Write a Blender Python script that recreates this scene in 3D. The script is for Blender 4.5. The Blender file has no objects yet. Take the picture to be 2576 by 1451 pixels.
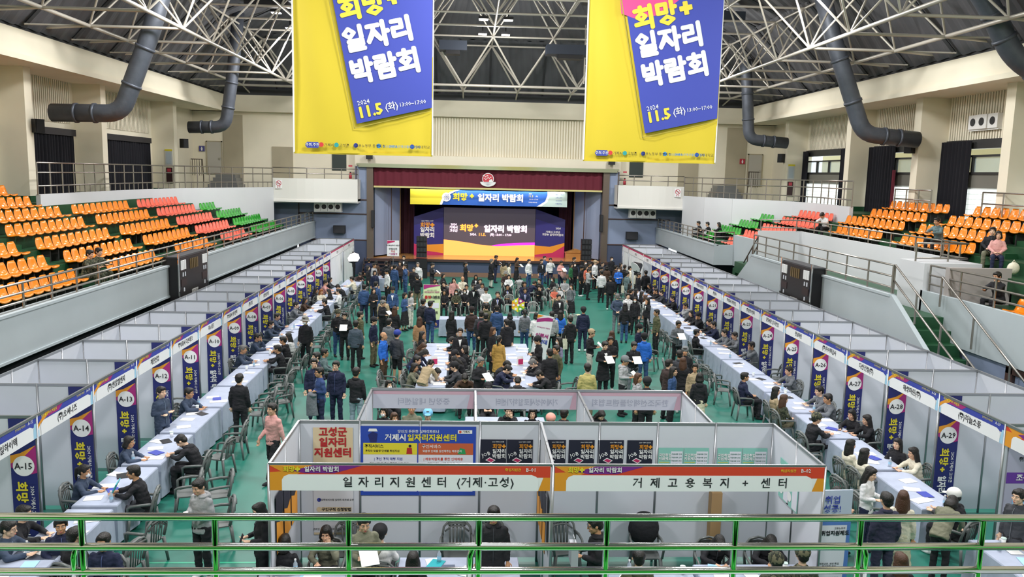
import bpy, bmesh, math, random
from mathutils import Vector, Matrix, Euler
R = math.radians; PI = math.pi
S = bpy.context.scene; COL = S.collection
random.seed(7)

# ---------------------------------------------------------------- camera, world, light, exposure
def make_camera():
    psi, p, r = 0.0524, R(8.0), R(1.3)
    f = Vector((math.sin(psi)*math.cos(p), math.cos(psi)*math.cos(p), -math.sin(p)))
    r0 = Vector((math.cos(psi), -math.sin(psi), 0)); d0 = f.cross(r0)
    right = math.cos(r)*r0 - math.sin(r)*d0*-1
    right = math.cos(r)*r0 + math.sin(r)*d0*-1
    down = math.cos(r)*d0 + math.sin(r)*r0
    cd = bpy.data.cameras.new('camera'); cam = bpy.data.objects.new('camera', cd); COL.objects.link(cam)
    m = Matrix.Identity(4)
    for i in range(3):
        m[i][0] = right[i]; m[i][1] = -down[i]; m[i][2] = -f[i]
    m.translation = Vector((0, 0, 6.63)); cam.matrix_world = m
    cd.sensor_width = 36; cd.lens = 2050/2576*36; cd.clip_end = 300; cd.clip_start = .05
    S.camera = cam
make_camera()
W = bpy.data.worlds.new('world'); S.world = W; W.use_nodes = True
W.node_tree.nodes['Background'].inputs[0].default_value = (.80, .9, 1, 1)
W.node_tree.nodes['Background'].inputs[1].default_value = 2.2
vs = S.view_settings; vs.view_transform = 'Standard'; vs.look = 'None'; vs.gamma = 1; vs.use_curve_mapping = False
vs.exposure = 0.1
S.cycles.use_denoising = True; S.cycles.max_bounces = 5; S.cycles.diffuse_bounces = 3; S.cycles.glossy_bounces = 2
S.cycles.transmission_bounces = 3; S.cycles.transparent_max_bounces = 6; S.cycles.caustics_reflective = False; S.cycles.caustics_refractive = False
S.cycles.sample_clamp_indirect = 4
XC = 1.07                     # the hall's middle line
LAMPS = [(XC+dx, y, 13.0) for dx in (-9.9, 0, 9.9) for y in (3, 16, 29, 42.4)]
for lx, ly, lz in LAMPS:
    ld = bpy.data.lights.new('floodlight_glow', 'AREA'); ld.shape = 'RECTANGLE'; ld.size = 2.2; ld.size_y = 1.6
    ld.energy = 620; ld.color = (.98, .985, 1); ld.spread = R(170)
    lo = bpy.data.objects.new('floodlight_glow', ld); lo.location = (lx, ly, lz); COL.objects.link(lo)
    pd = bpy.data.lights.new('floodlight_spill', 'POINT'); pd.energy = 640; pd.shadow_soft_size = .5; pd.color = (1, .985, .96); po = bpy.data.objects.new('floodlight_spill', pd); po.location = (lx, ly+.9, lz-.5); COL.objects.link(po)
ld = bpy.data.lights.new('stage_wash', 'AREA'); ld.shape = 'RECTANGLE'; ld.size = 10; ld.size_y = .5; ld.energy = 260; ld.color = (1, .95, .9)
lo = bpy.data.objects.new('stage_wash', ld); lo.location = (XC, 53.2, 5.55); lo.rotation_euler = (R(-25), 0, 0); COL.objects.link(lo)

# ---------------------------------------------------------------- materials
MAT = {}
def lin(h):
    h = h.lstrip('#'); c = [int(h[i:i+2], 16)/255 for i in (0, 2, 4)]
    return [x/12.92 if x <= .04045 else ((x+.055)/1.055)**2.4 for x in c]
def mat(name, hexc, rough=.6, metal=0, bump=0, bscale=20, var=0, vscale=3, emit=0, alpha=1, spec=.5, coat=0, trans=0):
    if name in MAT: return MAT[name]
    m = bpy.data.materials.new(name); m.use_nodes = True; nt = m.node_tree; b = nt.nodes['Principled BSDF']
    c = lin(hexc); b.inputs['Base Color'].default_value = (*c, 1); b.inputs['Roughness'].default_value = rough
    b.inputs['Metallic'].default_value = metal; b.inputs['Specular IOR Level'].default_value = spec
    if coat: b.inputs['Coat Weight'].default_value = coat; b.inputs['Coat Roughness'].default_value = .15
    if emit: b.inputs['Emission Color'].default_value = (*c, 1); b.inputs['Emission Strength'].default_value = emit
    if trans: b.inputs['Transmission Weight'].default_value = trans
    if alpha < 1: b.inputs['Alpha'].default_value = alpha
    if var:
        tc = nt.nodes.new('ShaderNodeTexCoord'); n = nt.nodes.new('ShaderNodeTexNoise'); n.inputs['Scale'].default_value = vscale; n.inputs['Detail'].default_value = 5
        cr = nt.nodes.new('ShaderNodeValToRGB'); e = cr.color_ramp.elements
        e[0].position = .3; e[1].position = .7
        e[0].color = (*[x*(1-var) for x in c], 1); e[1].color = (*[min(1, x*(1+var)) for x in c], 1)
        nt.links.new(tc.outputs['Object'], n.inputs['Vector']); nt.links.new(n.outputs['Fac'], cr.inputs['Fac']); nt.links.new(cr.outputs['Color'], b.inputs['Base Color'])
    if bump:
        tc = nt.nodes.new('ShaderNodeTexCoord'); n = nt.nodes.new('ShaderNodeTexNoise'); n.inputs['Scale'].default_value = bscale; n.inputs['Detail'].default_value = 3
        bp = nt.nodes.new('ShaderNodeBump'); bp.inputs['Strength'].default_value = bump; bp.inputs['Distance'].default_value = .03
        nt.links.new(tc.outputs['Object'], n.inputs['Vector']); nt.links.new(n.outputs['Fac'], bp.inputs['Height']); nt.links.new(bp.outputs['Normal'], b.inputs['Normal'])
    MAT[name] = m; return m
def camo_mat(name, cols, scale=9):
    m = mat(name, cols[0], .85); nt = m.node_tree; b = nt.nodes['Principled BSDF']
    tc = nt.nodes.new('ShaderNodeTexCoord'); n = nt.nodes.new('ShaderNodeTexNoise'); n.inputs['Scale'].default_value = scale
    cr = nt.nodes.new('ShaderNodeValToRGB'); cr.color_ramp.interpolation = 'CONSTANT'; e = cr.color_ramp.elements
    e[0].color = (*lin(cols[0]), 1); e[1].position = .45; e[1].color = (*lin(cols[1]), 1); x = e.new(.56); x.color = (*lin(cols[2]), 1)
    nt.links.new(tc.outputs['Object'], n.inputs['Vector']); nt.links.new(n.outputs['Fac'], cr.inputs['Fac']); nt.links.new(cr.outputs['Color'], b.inputs['Base Color'])
    return m
cream = mat('cream_paint', 'f0e8d2', .75, var=.04, vscale=.6); creamd = mat('tan_paint_and_shade', 'b0a68e', .8, var=.05, vscale=1)  # the tan also serves as shaded cream on the end wall panels
bluewall = mat('lavender_wall', '8f9cb8', .7, var=.03, vscale=.5); bluedark = mat('slate_wall', '4c5670', .7); trimm = mat('brown_trim', '4a3430', .5)
parap = mat('pale_blue_grey_paint', 'b3bdc1', .55, var=.04, vscale=.7); parw = mat('white_grey_paint', 'd4d6d9', .6, var=.03, vscale=.5)
whitepl = mat('white_plaster', 'e6e4de', .5); greenp = mat('dark_green_paint', '1c4a2c', .45, bump=.05, var=.25, vscale=1.5); greenb = mat('bright_green_paint', '2f7a3a', .4)
steel = mat('brushed_steel', 'a59f98', .32, .85); chrome = mat('polished_steel', 'd6d6d2', .12, 1.0); black = mat('black_paint', '15151a', .5)
blackcloth = mat('black_curtain', '17171f', .95, bump=.3, bscale=6); darkgrey = mat('dark_grey_metal', '3c3e42', .6); deckm = mat('grey_roof_deck', '56575c', .65, var=.12, vscale=.8)
trussm = mat('truss_white_paint', 'bdb7ac', .4, .2); ductm = mat('duct_grey', '555a64', .5, .35, bump=.25, bscale=8, var=.1, vscale=4)
panel = mat('booth_panel_white', 'd4d7e0', .55, var=.015, vscale=2); alu = mat('aluminium', 'a8aaae', .35, .8); white = mat('white_print', 'f0f0f0', .6)
navy = mat('navy_print', '22286a', .6); navyb = mat('blue_print', '3b48a8', .6); magenta = mat('magenta_print', 'a8297a', .6); orange = mat('orange_print', 'e89a2a', .6)
yellow = mat('yellow_print', 'e6d636', .6); redo = mat('red_orange_print', 'd8452c', .6); ink = mat('black_ink', '24242a', .7); pinkr = mat('crimson_print', 'c22a62', .6)
clothg = mat('grey_tablecloth', 'abb3c6', .85, bump=.15, bscale=12, var=.05, vscale=6); chairg = mat('grey_plastic', '6a6e6c', .35, var=.08, vscale=8); chairl = mat('light_grey_plastic', '9a9c98', .4)
paper = mat('paper', 'f4f4f2', .8); sky_blue = mat('pale_blue_print', 'a8d4ee', .6); glassw = mat('window_glass', 'cfe0e0', .05, alpha=.35)

# ---------------------------------------------------------------- mesh helpers
class MB:
    def __init__(s): s.v = []; s.f = []; s.m = []
    def add(s, vs, fs, mi=0):
        o = len(s.v); s.v += [tuple(v) for v in vs]; s.f += [tuple(i+o for i in f) for f in fs]; s.m += [mi]*len(fs); return s
    def box(s, x0, x1, y0, y1, z0, z1, mi=0, M=None):
        vs = [(x, y, z) for x in (x0, x1) for y in (y0, y1) for z in (z0, z1)]
        if M is not None: vs = [M @ Vector(v) for v in vs]
        return s.add(vs, [(0, 1, 3, 2), (4, 6, 7, 5), (0, 4, 5, 1), (2, 3, 7, 6), (0, 2, 6, 4), (1, 5, 7, 3)], mi)
    def quad(s, a, b, c, d, mi=0): return s.add([a, b, c, d], [(0, 1, 2, 3)], mi)
    def prism(s, poly, axis, a, b, mi=0):          # polygon in the plane across an axis, extruded from a to b
        n = len(poly)
        def pt(p, t): return {'x': (t, p[0], p[1]), 'y': (p[0], t, p[1]), 'z': (p[0], p[1], t)}[axis]
        vs = [pt(p, a) for p in poly]+[pt(p, b) for p in poly]
        return s.add(vs, [tuple(range(n))[::-1], tuple(range(n, 2*n))]+[(i, (i+1) % n, n+(i+1) % n, n+i) for i in range(n)], mi)
    def tube(s, pts, r, n=8, mi=0, cap=True, flat=1):
        pts = [Vector(p) for p in pts]; rs = r if isinstance(r, (list, tuple)) else [r]*len(pts); o = []; prev = None
        for i, p in enumerate(pts):
            d = (pts[min(i+1, len(pts)-1)]-pts[max(i-1, 0)]).normalized()
            if prev is None:
                u = Vector((0, 0, 1)).cross(d)
                if u.length < .05: u = Vector((1, 0, 0))
                u.normalize()
            else: u = (prev-d*prev.dot(d)).normalized()
            prev = u; w = d.cross(u)
            o += [p+(u*math.cos(2*PI*k/n)+w*math.sin(2*PI*k/n)*flat)*rs[i] for k in range(n)]
        fs = [(i*n+k, i*n+(k+1) % n, (i+1)*n+(k+1) % n, (i+1)*n+k) for i in range(len(pts)-1) for k in range(n)]
        if cap: fs += [tuple(range(n))[::-1], tuple((len(pts)-1)*n+k for k in range(n))]
        return s.add(o, fs, mi)
    def ell(s, c, r, mi=0, n=12, k=8, M=None):
        o = []; c = Vector(c)
        for i in range(1, k):
            t = PI*i/k
            for j in range(n):
                a = 2*PI*j/n; v = Vector((r[0]*math.sin(t)*math.cos(a), r[1]*math.sin(t)*math.sin(a), r[2]*math.cos(t))); o.append(c+(M @ v if M is not None else v))
        top = Vector((0, 0, r[2])); tp = M @ top if M is not None else top
        o += [c+tp, c-tp]; a, b = (k-1)*n, (k-1)*n+1
        fs = [(i*n+j, (i+1)*n+j, (i+1)*n+(j+1) % n, i*n+(j+1) % n) for i in range(k-2) for j in range(n)]
        fs += [(a, j, (j+1) % n) for j in range(n)]+[(b, (k-2)*n+(j+1) % n, (k-2)*n+j) for j in range(n)]
        return s.add(o, fs, mi)
    def disc(s, c, r, n=24, y=None, mi=0, a0=0, a1=2*PI):   # faces -y
        vs = [(c[0]+r*math.cos(a0+(a1-a0)*k/n), c[1], c[2]+r*math.sin(a0+(a1-a0)*k/n)) for k in range(n if a1-a0 > 6.2 else n+1)]
        return s.add(vs, [tuple(range(len(vs)))], mi)
    def poly(s, pts, y=0, mi=0):                            # flat shape in xz at depth y, faces -y
        return s.add([(p[0], y, p[1]) for p in pts], [tuple(range(len(pts)))], mi)
    def mesh(s, name, mats, smooth=False):
        me = bpy.data.meshes.new(name); me.from_pydata([tuple(v) for v in s.v], [], s.f)
        for m in (mats if isinstance(mats, (list, tuple)) else [mats]): me.materials.append(m)
        me.polygons.foreach_set('material_index', s.m)
        if smooth: me.polygons.foreach_set('use_smooth', [True]*len(s.f))
        me.update(); return me
def link(name, me, parent=None, loc=(0, 0, 0), rz=0, M=None):
    o = bpy.data.objects.new(name, me); COL.objects.link(o)
    if M is not None: o.matrix_basis = M
    else: o.location = loc; o.rotation_euler = (0, 0, rz)
    if parent is not None: o.parent = parent
    return o
def obj(name, mb, mats, parent=None, loc=(0, 0, 0), rz=0, smooth=False): return link(name, mb.mesh(name, mats, smooth), parent, loc, rz)
def tag(o, label=None, cat=None, group=None, kind=None):
    if label: o['label'] = label
    if cat: o['category'] = cat
    if group: o['group'] = group
    if kind: o['kind'] = kind
    return o
def thing(name, label, cat, loc=(0, 0, 0), rz=0, group=None): return tag(link(name, None, None, loc, rz), label, cat, group)
def struct(name, mb, mats, parent=None, smooth=False):
    o = obj(name, mb, mats, parent, smooth=smooth)
    if parent is None: o['kind'] = 'structure'
    return o
def bx(*a): return MB().box(*a)
SCR = bpy.data.scenes.new('scratch'); SVL = SCR.view_layers[0]
TXT = {}
def textmesh(s, size, m, bold=.012, align='CENTER', space=1.0, res=1):
    k = (s, size, m.name, bold, align, space)
    if k in TXT: return TXT[k]
    c = bpy.data.curves.new('lettering', 'FONT'); c.body = s; c.size = size; c.align_x = align; c.align_y = 'CENTER'; c.offset = bold*size; c.resolution_u = res; c.space_character = space; c.space_line = 1.05
    big = bold >= .02
    if big: c.offset = 0
    me = ev(bpy.data.objects.new('tmp', c)); me.name = 'lettering'
    if big:      # heavy strokes: the same glyphs shifted round a small circle
        vs = [v.co.copy() for v in me.vertices]; fs = [tuple(p.vertices) for p in me.polygons]; mb = MB()
        for k in range(8): a = 2*PI*k/8; mb.add([v+Vector((math.cos(a), math.sin(a), 0))*bold*size*1.25+Vector((0, 0, k*.0004)) for v in vs], fs)
        me = mb.mesh('lettering', m)
    me.materials.clear(); me.materials.append(m)
    me.transform(Matrix.Rotation(PI/2, 4, 'X')); TXT[k] = me; return me
def text(s, size, m, parent, loc, rz=0, tilt=0, bold=.012, align='CENTER', space=1.0, vertical=False, sx=1.0, rx=0):
    o = link('lettering', textmesh(s, size, m, bold, align, space), parent)
    o.location = loc; q = Matrix.Rotation(rz, 4, 'Z') @ Matrix.Rotation(rx, 4, 'X') @ Matrix.Rotation(-tilt, 4, 'Y') @ Matrix.Diagonal((sx, 1, 1, 1))
    o.matrix_basis = Matrix.Translation(loc) @ q
    return o
def ev(o):
    SCR.collection.objects.link(o); SVL.update(); me = bpy.data.meshes.new_from_object(o.evaluated_get(SVL.depsgraph)); bpy.data.objects.remove(o); return me
def fused(mb, voxel, name, mats, smooth_it=4, deci=1.0):
    o = bpy.data.objects.new('tmp', mb.mesh('tmp', mats)); r = o.modifiers.new('r', 'REMESH'); r.mode = 'VOXEL'; r.voxel_size = voxel; r.use_smooth_shade = True
    if smooth_it: sm = o.modifiers.new('s', 'SMOOTH'); sm.iterations = smooth_it; sm.factor = .5
    if deci < 1: dm = o.modifiers.new('d', 'DECIMATE'); dm.ratio = deci
    me = ev(o); me.name = name
    me.materials.clear()
    for m in (mats if isinstance(mats, (list, tuple)) else [mats]): me.materials.append(m)
    me.polygons.foreach_set('use_smooth', [True]*len(me.polygons)); return me
PEOPLE = """-7.01 12.01 90 t ub ub gs g|seated man in blue uniform with glasses and phone, bottom-left table
-7.08 12.56 90 t bk bk ms -|seated person in black cardigan behind the phone caller, bottom left
-6.15 12.08 25 u nv nv ms -|young man in navy jacket just left of the left green rail post
-5.27 11.51 0 u nv nv ms -|man in navy uniform facing the camera, right of the left rail post
-5.78 11.73 160 u bk bk ms -|dark-haired person half hidden beside the left green rail post
-7.05 14.55 90 t ub bk pt m|woman in blue uniform with ponytail and mask at booth A-14 table
-6.92 16.18 90 t ub bk bb -|woman in blue uniform with shoulder hair at booth A-13 table
-6.91 18.22 60 f ub ub ms -|standing man in blue uniform, hands at chest, booth A-12
-6.92 19.7 80 t ub ub ms -|man in blue uniform reading papers at booth A-11 table
-6.98 24.62 90 t ub ub gh -|grey-haired recruiter in blue uniform at booth A-09 table
-7.02 26.47 90 e ub ub ms g|recruiter in blue uniform with hand on his face, booth A-08
-7.14 28.78 90 t ub ub ms m|masked recruiter in blue uniform at booth A-07 table
-7.28 30.33 90 t ub ub ms -|recruiter in blue uniform reaching over booth A-06 table
-7.14 32.99 90 t gy gy ms -|recruiter in grey suit at booth A-05 table
-7.11 34.7 90 t br bk lg -|woman with long brown hair and brown top, booth A-04
-7.21 37.67 90 t bk bk lg -|woman in black leaning over booth A-03 table
-6.84 37.27 40 t cr bk lb -|woman with ginger curly hair and cream top, booth A-03
-7.15 39.79 90 t pk bk ms -|person in pink shirt at the booth A-02 table
-7.18 41.36 90 t dg bk bb -|woman in dark grey at booth A-01 table
-5.85 14.37 -80 t bk dg ms -|man in black suit with teal folder, seated opposite A-14
-5.54 16.35 -90 w bk bk ms -|seated visitor in black hooded jacket opposite A-13, head bowed
-5.52 19.46 175 s bk bk ms -|man in black suit standing with his back turned beside A-11 table
-4.13 16.97 -35 k pk bk ms -|man in pink sweatshirt walking with jacket tied at waist
-4.25 12.7 -30 p gl bk ms -|young man in light grey hoodie holding a cup near the railing
-5.71 24.73 -90 t bk bk ms -|visitor in black with tan vest seated at booth A-09
-5.83 26.01 -90 t bk bk ms -|visitor in black hoodie seated at booth A-08
-5.87 26.92 -90 t wh bk lg -|woman in white top with long hair seated at booth A-08
-5.5 27.27 -10 s bk bk ch m|masked woman in black with grey bucket hat beside A-06 table
-5.89 33.82 -90 t bk bk ms -|visitor in black jacket seated at booth A-05
-6.33 37.28 -90 t bk bk lg -|woman with long black hair and black coat at A-04 table
-5.92 36.74 -90 u wh bk ms -|man in white shirt seated opposite booth A-03
-6 38.96 -90 w bk bk ms -|man in black jacket bending over booth A-02 table
-5.84 41.29 -100 t cr bk ms -|man in cream hoodie at the desk under the lamp
-4.61 35.54 180 s dn nv ms -|man in denim work jacket seen from behind, left crowd
-4.15 35.1 30 f bk bk lg -|woman in black beside the denim work jacket, holding paper
-3.42 32.28 170 s bg bk ms -|person in beige jacket seen from behind, left crowd
-3.35 31.25 60 p bk bk gh -|grey-haired man in black jacket reading papers, left crowd
-3.3 34.84 0 s dn bk ck -|man in open denim jacket and white tee, dark cap
-4.21 36.51 160 s dn dn ms -|person in denim behind the woman in black, left crowd
-4.83 41.4 20 s nv nv bb -|woman in navy top facing camera near the stage steps
-4.19 41.27 -60 s wh bk ck -|person in white jacket and black cap near the stage steps
-4 43.41 150 s dn dn ms -|man in blue denim jacket holding orange paper, stage left
-4.63 45.15 180 s bk bk ms -|person in black under the small white sign
-5.15 43.89 60 s gl bk ms -|person in light grey top at the stage steps
-5.74 46.4 180 s nv bk ms -|man in navy jacket climbing side of the stage steps
-5.3 46.1 180 s br bk bb -|person in brown coat before the stage steps
-6.02 43.98 30 w dr bk ms -|seated person in dark brown by the reflector lamp
-7.18 50 20 h bk bk ms -|man in black tee behind the bright reflector lamp
-5.43 43.45 90 s bk bk bb -|person in black beside the steps desk, stage left
-4.22 43.89 20 s bk bk lg -|dark-haired woman behind the denim group, stage left
-3.91 48.16 0 s bk bk ms -|man in black suit and white shirt left of speaker stack
-3.94 45.88 0 s dr bk bb -|woman in dark top left of the left speaker stack
-3.47 43.75 -60 h dn dn ms -|man in blue denim drinking, left of speaker stack
-2.92 42.35 0 s bk bk ms -|man in black jacket with orange collar, left of speaker stack
-2.86 44.64 0 s wh bk gh -|man in white and green jacket before the speaker stack
-2.54 39.25 200 p bk kh ms -|person in black jacket and khaki trousers holding papers, left aisle
-2.09 44.65 80 p bk dg ms -|man in black suit holding white papers before the stage, left
-0.25 46.04 80 f bk sk pt m|masked woman in black dress clutching papers before the stage
1.24 47.19 110 s ct wt gh -|person in long black coat and white socks before the stage
1.55 49.43 90 p bk nv ms -|person in black holding white papers beside the long coat
-1.43 43.61 60 u ct bk bb -|woman in black coat seated behind the roulette sign
-1.31 40.64 0 e bk bk lg -|smiling woman in black seated, hands clasped
-0.77 39 10 h pk bk lg -|woman in pink shirt seated in the audience
-0.94 39.54 0 u bk bk ms g|man in dark jacket and glasses seated in the audience
-0.37 41.87 10 u cr bk bd -|bald man in cream shirt seated in the audience
0.32 43.32 0 u bk bk lg -|woman in black suit with long hair seated in rear row
0.53 41.18 0 u dg bk ms -|man in dark grey seated behind the cameraman
-1.76 40.9 0 u bk bk ms -|person in black seated just behind the roulette sign
-1.65 40.19 0 u cr bk bb -|woman in cream top seated behind the roulette sign
-0.62 37.62 0 u cm bk lg m|masked woman in patterned jacket seated in front row
-0.23 37.98 0 u bk bk bb m|masked woman in black seated in front row
-1.17 37.46 0 u bk bk lg -|woman in black seated at the left end of the front row
0.18 36.26 0 h bk bk ms -|cameraman in black suit standing among the audience
-0.15 38.86 0 u wh bk ms -|person in white top seated beside the cameraman
0.77 37.87 0 u wh bk ck -|man in white jacket and black cap seated in front row
1.18 34.01 0 h bk bk ms -|host in black suit speaking into a microphone
0.61 39.52 0 u gl bk ms -|person in light grey seated behind the white jacket
1.97 47.23 150 s bg bg lg -|woman in beige jacket seen from behind before the stage
2.22 46.21 90 s cr gy bb -|woman in cream coat pointing, before the stage
2.82 49.07 60 p br sk lg -|woman in brown top and long black skirt with folder
3.44 47.34 40 s wh dn ms -|man in white jacket and jeans before the stage
4.19 47.47 30 s bk dn ms -|man in black jacket and white tee before the stage
4.53 49.38 30 s dn dn ms -|man in light blue behind the black jacket, before stage
4.79 48.25 0 h wh nv ms -|man in white jacket drinking before the stage
5.27 46.88 30 p pk nv ms -|person in dark hood carrying a pink blanket
6.3 48.96 70 s bk bk ms -|man in black suit left of the right speaker stack
5.78 46.24 60 s gn bk bb -|woman in green jacket left of the right speaker stack
6.06 46.73 10 s bk bk lg m|masked woman in glossy black jacket near right speaker stack
2.1 43.55 0 u wh bk bb -|person in white shirt seated in the audience, arms raised
1.98 44.43 0 u dr bk ch -|person in grey hat seated behind the white shirt
2.7 43.67 180 w gl bk bb -|person in light grey seated with back turned, audience
1.83 39.09 0 u bk bk ms g|man in black suit and glasses seated near the host
2.74 40.22 0 u nv bk ms -|man seated directly behind the navy suit and tie
2.62 38.07 0 u nv nv ms -|smiling man in navy suit and tie seated in front
2.72 40.86 160 u bk bk bb -|person in black seated in the audience, back turned
3.58 41.56 -30 u bk bk ms -|person in black seated with a black bag, right audience
3.08 41.28 120 w nv bk ms -|person in navy bowed forward, right audience
3.41 39.72 0 e bk bk lg -|woman in black covering her face, right audience
4.41 42.83 -60 u bk bk bb m|masked woman in black seated sideways, right audience
4.96 42.06 0 u gl bk ck -|person in white sweatshirt and cap seated, right audience
4.56 40.81 0 u wh bk bb m|masked girl in white seated beside the child
4.26 40.4 0 u co bg ch -|child in bucket hat and coral top seated
4.74 37.41 -30 h gy sk lg m|masked woman in grey cardigan and black skirt
3.71 33.47 20 s bk bk ms -|young man in black suit behind empty grey chairs
6.36 43.23 80 p gl bk ms -|man in light grey hoodie and black trousers reading paper
6.13 44.43 60 s bk bk ck -|person in black jacket at left of the queue
6.51 45.25 60 s co bk bb -|person in coral scarf in the queue, right speaker side
6.84 46.16 60 s bk bk ms -|man in black in queue behind the coral scarf
7.34 47.32 40 s wh bk cc -|person in cream cap and white-blue jacket, queue
6.75 47.22 10 s bk bk ms m|masked person in black before the right speaker stack
7.7 48.63 0 s bk bk lg -|woman behind the cream cap, right of speaker stack
7.64 46.5 30 s dg bk ms g|man in glasses and dark grey in the queue
8.7 49.62 20 s bk bk ms m|man in black jacket with lanyard above the queue
6.93 42.3 180 s wh bk ms -|person in white tee and black vest, back turned
7.14 44.01 60 s bk bk ck -|person in black cap in middle of the queue
7.72 45.41 170 s br bk bb -|person in brown jacket back turned in the queue
8.14 44.92 120 s dr bk ms -|person in dark maroon jacket in the queue
8.8 47.04 60 s br bk bb -|person in brown at rear of the queue
8.13 43.97 0 f bb bk ms m|masked person in bright blue jacket with red backpack
7 39.96 180 s bk bk ms -|person in black jacket back turned beside the queue
8.69 45.19 150 s bk bk ms -|person in black behind the bright blue jacket
8.87 44.64 100 s cr bk ms -|person in cream jacket with pale blue sleeve
8.22 41.96 110 s te te ms -|person in grey-green coat with cream tote bag
8.96 43.32 80 s cr bk bb -|blonde-streaked visitor in cream by the white curtain
8.74 41.53 60 s bk bk ms -|person in black leather jacket by booth A-16
9.35 42.63 180 s bk bk ms -|man in black suit from behind beside booth A-16
9.31 41.03 -80 t bk bk bb -|woman with black bob seated at the A-16 table
9.43 40.27 -90 t bk bk bb -|recruiter in black seated at the A-17 table
9.14 38.69 -90 e bk bk ms -|recruiter in black drinking at booth A-17
9.29 38.2 -90 t dg bk ms -|man in dark grey suit at booth A-18 table
9.38 36.35 -90 t bk bk ms -|man in black seated at booth A-19 table
8.15 40.74 90 u br bk lg -|brown-haired woman in brown seated opposite A-16
7.76 38.31 100 u bk bk ms -|visitor in black seated opposite booth A-17
8.08 38.79 90 u bk bk lg -|woman in black seated opposite booth A-17, long hair
8.17 37.93 90 u bk bk lg -|visitor with long black hair opposite booth A-18
8.11 36.78 80 u wh bk lb -|woman in white top seated opposite A-18
6.25 33.85 180 j ub gy gh -|man in blue-grey work jacket, hands behind his back
6.75 34.09 0 s wh bk ms -|man with white hood over black jacket
6.96 33.57 -20 s bk bk lg m|masked woman in black with long hair, right crowd
6.22 31.89 180 s bk dn lg -|woman in black jacket and jeans, back turned
7.45 33.4 -60 h bk bk lg -|woman in black suit drinking beside the right tables
7.05 29.93 -80 s ol bk ms -|young man in olive-brown jacket beside right tables
9.44 34.28 -90 e gl gl ms -|recruiter in pale grey, hand at mouth, booth A-20
9.22 32.76 -60 t bk bk bb -|woman in black seated at booth A-21 table
9.31 31.87 -80 e bk bk ck -|recruiter in black cap seated at booth A-21
7.27 27.62 10 p gy bk ms g|man in grey sweater and glasses holding white paper
4.67 25.98 180 s bk bk lb -|brown-haired person behind two men embracing
4.38 24.59 0 f bk bk ms -|man in black jacket with arm round his friend
4.08 23.91 20 p ct bk ms -|man in long black coat and white collar
5.72 26.75 60 s nv bk ck -|man in navy jacket and dark cap, right aisle
5.57 25.21 180 s bb dn ck -|person in bright blue jacket and jeans from behind
4.97 23.91 10 p bk gy ms g|man in black fleece and glasses holding white sheet
4.3 21.92 60 p gl bk cg -|man in grey cap and light jacket with strap
3.15 20.94 180 s ky kh ms -|man in yellow khaki jacket seen from behind
4.36 20.27 50 s gl bk lb -|woman with long wavy brown hair behind rear booths
4.43 19.5 180 s bk bk ck -|person in black cap behind the rear booths
5.47 21.56 120 s dr bk ms -|person in brown-grey jacket, back turned, right group
5.46 21.02 60 s dn bk lg -|woman in denim with long wavy black hair
6.04 22.19 160 s ct bk lb -|woman in long black coat, brown hair, right group
6.17 21.42 -20 s bg kh pt -|woman in beige cardigan with hair tied up
6 20.36 170 s bk cs bb -|woman in black top and cream skirt, back turned
6.07 22.72 170 s dg bk ms -|person in dark quilted vest near right chairs
6.35 23.17 -20 s bk bk cg -|person in pale beret and black jacket, right group
3.93 25.77 70 p bk wt cc -|woman in striped beige beanie holding a brochure
1.04 30.38 180 s dn dn ms -|person in denim vest, back to camera, facing the host
1.48 29.17 180 f bk bk bb -|person in black hood facing the stage
1.29 27.45 200 s bk bk ms -|man in black leaning before the long tables
2.08 30 180 s gy dn pt -|woman in grey sweatshirt and jeans, ponytail, back turned
2.45 29.33 180 s wh bk bb -|person in white half hidden by the resume sign
3.01 29.14 180 s gl bk ms -|person in light grey hoodie right of the resume sign
3.4 29.85 180 s bb bk lg -|woman in bright blue top with long black hair
3.56 28.18 200 s bk bk ms -|person in black puffer jacket with cream tote bag
4.31 30.23 180 s nv nv ck -|man in navy jacket and black cap from behind
2.15 24.55 -80 p bk bk ck -|person in black tracksuit and cap looking at phone
2.82 24.84 -80 s lv bk lg m|masked woman in lavender with long black hair
2.56 23.19 -60 s ol dn ms -|young man in olive jacket looking down at table
2.32 22.74 190 s ct bk ms -|man in black coat standing at the long table's end
2.22 24.05 -60 w bk bk ms -|visitor in black seated beside long table, back bent
2.2 23.55 -90 w bk bk gh -|grey-haired visitor writing at the right long table
2.28 22.18 -90 w bk bk ms -|visitor in black writing at the right long table
0.83 23.37 80 w bk bk ms -|visitor in black writing, left side of right long table
0.83 22.82 80 w nv nv ms g|man in navy puffer jacket and glasses writing
1.31 21.11 175 w bk bk ms -|man in black writing with back to camera
0.51 20.36 0 u bk bk ck -|person in black cap seated between the long tables
-1.81 31.65 150 s dg bk ms -|man in dark hooded jacket carrying large black backpack
-1.51 31.2 150 s nv dn ms -|man in dark denim jacket with grey bag, facing sign
-1.73 28.09 180 s tn tn lb -|woman in tan top with long brown hair
-1.59 27.39 80 u bk bk lg -|woman in black leather with long hair at left long table
-2.7 33.82 60 f dn sk bb -|woman in denim shirt and long black skirt
-2.49 34.33 60 f gl wt lg -|woman in grey cardigan and wide cream trousers
-0.64 29.42 150 s ct bk lg -|woman in long black coat from behind near long table
0.09 29.86 180 s dr dn bn -|man in dark brown leather jacket, beanie and jeans
0.43 29.05 180 s dg bk ms -|man in grey jacket with maroon backpack
0.65 30.77 180 h ol ol ms -|photographer in olive jacket with raised arms
0.59 28.56 180 s bk bk ms -|dark-haired person beside the maroon backpack
-0.28 25.66 0 s bk bk ms g|man in black suit and white tee facing camera
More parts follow.
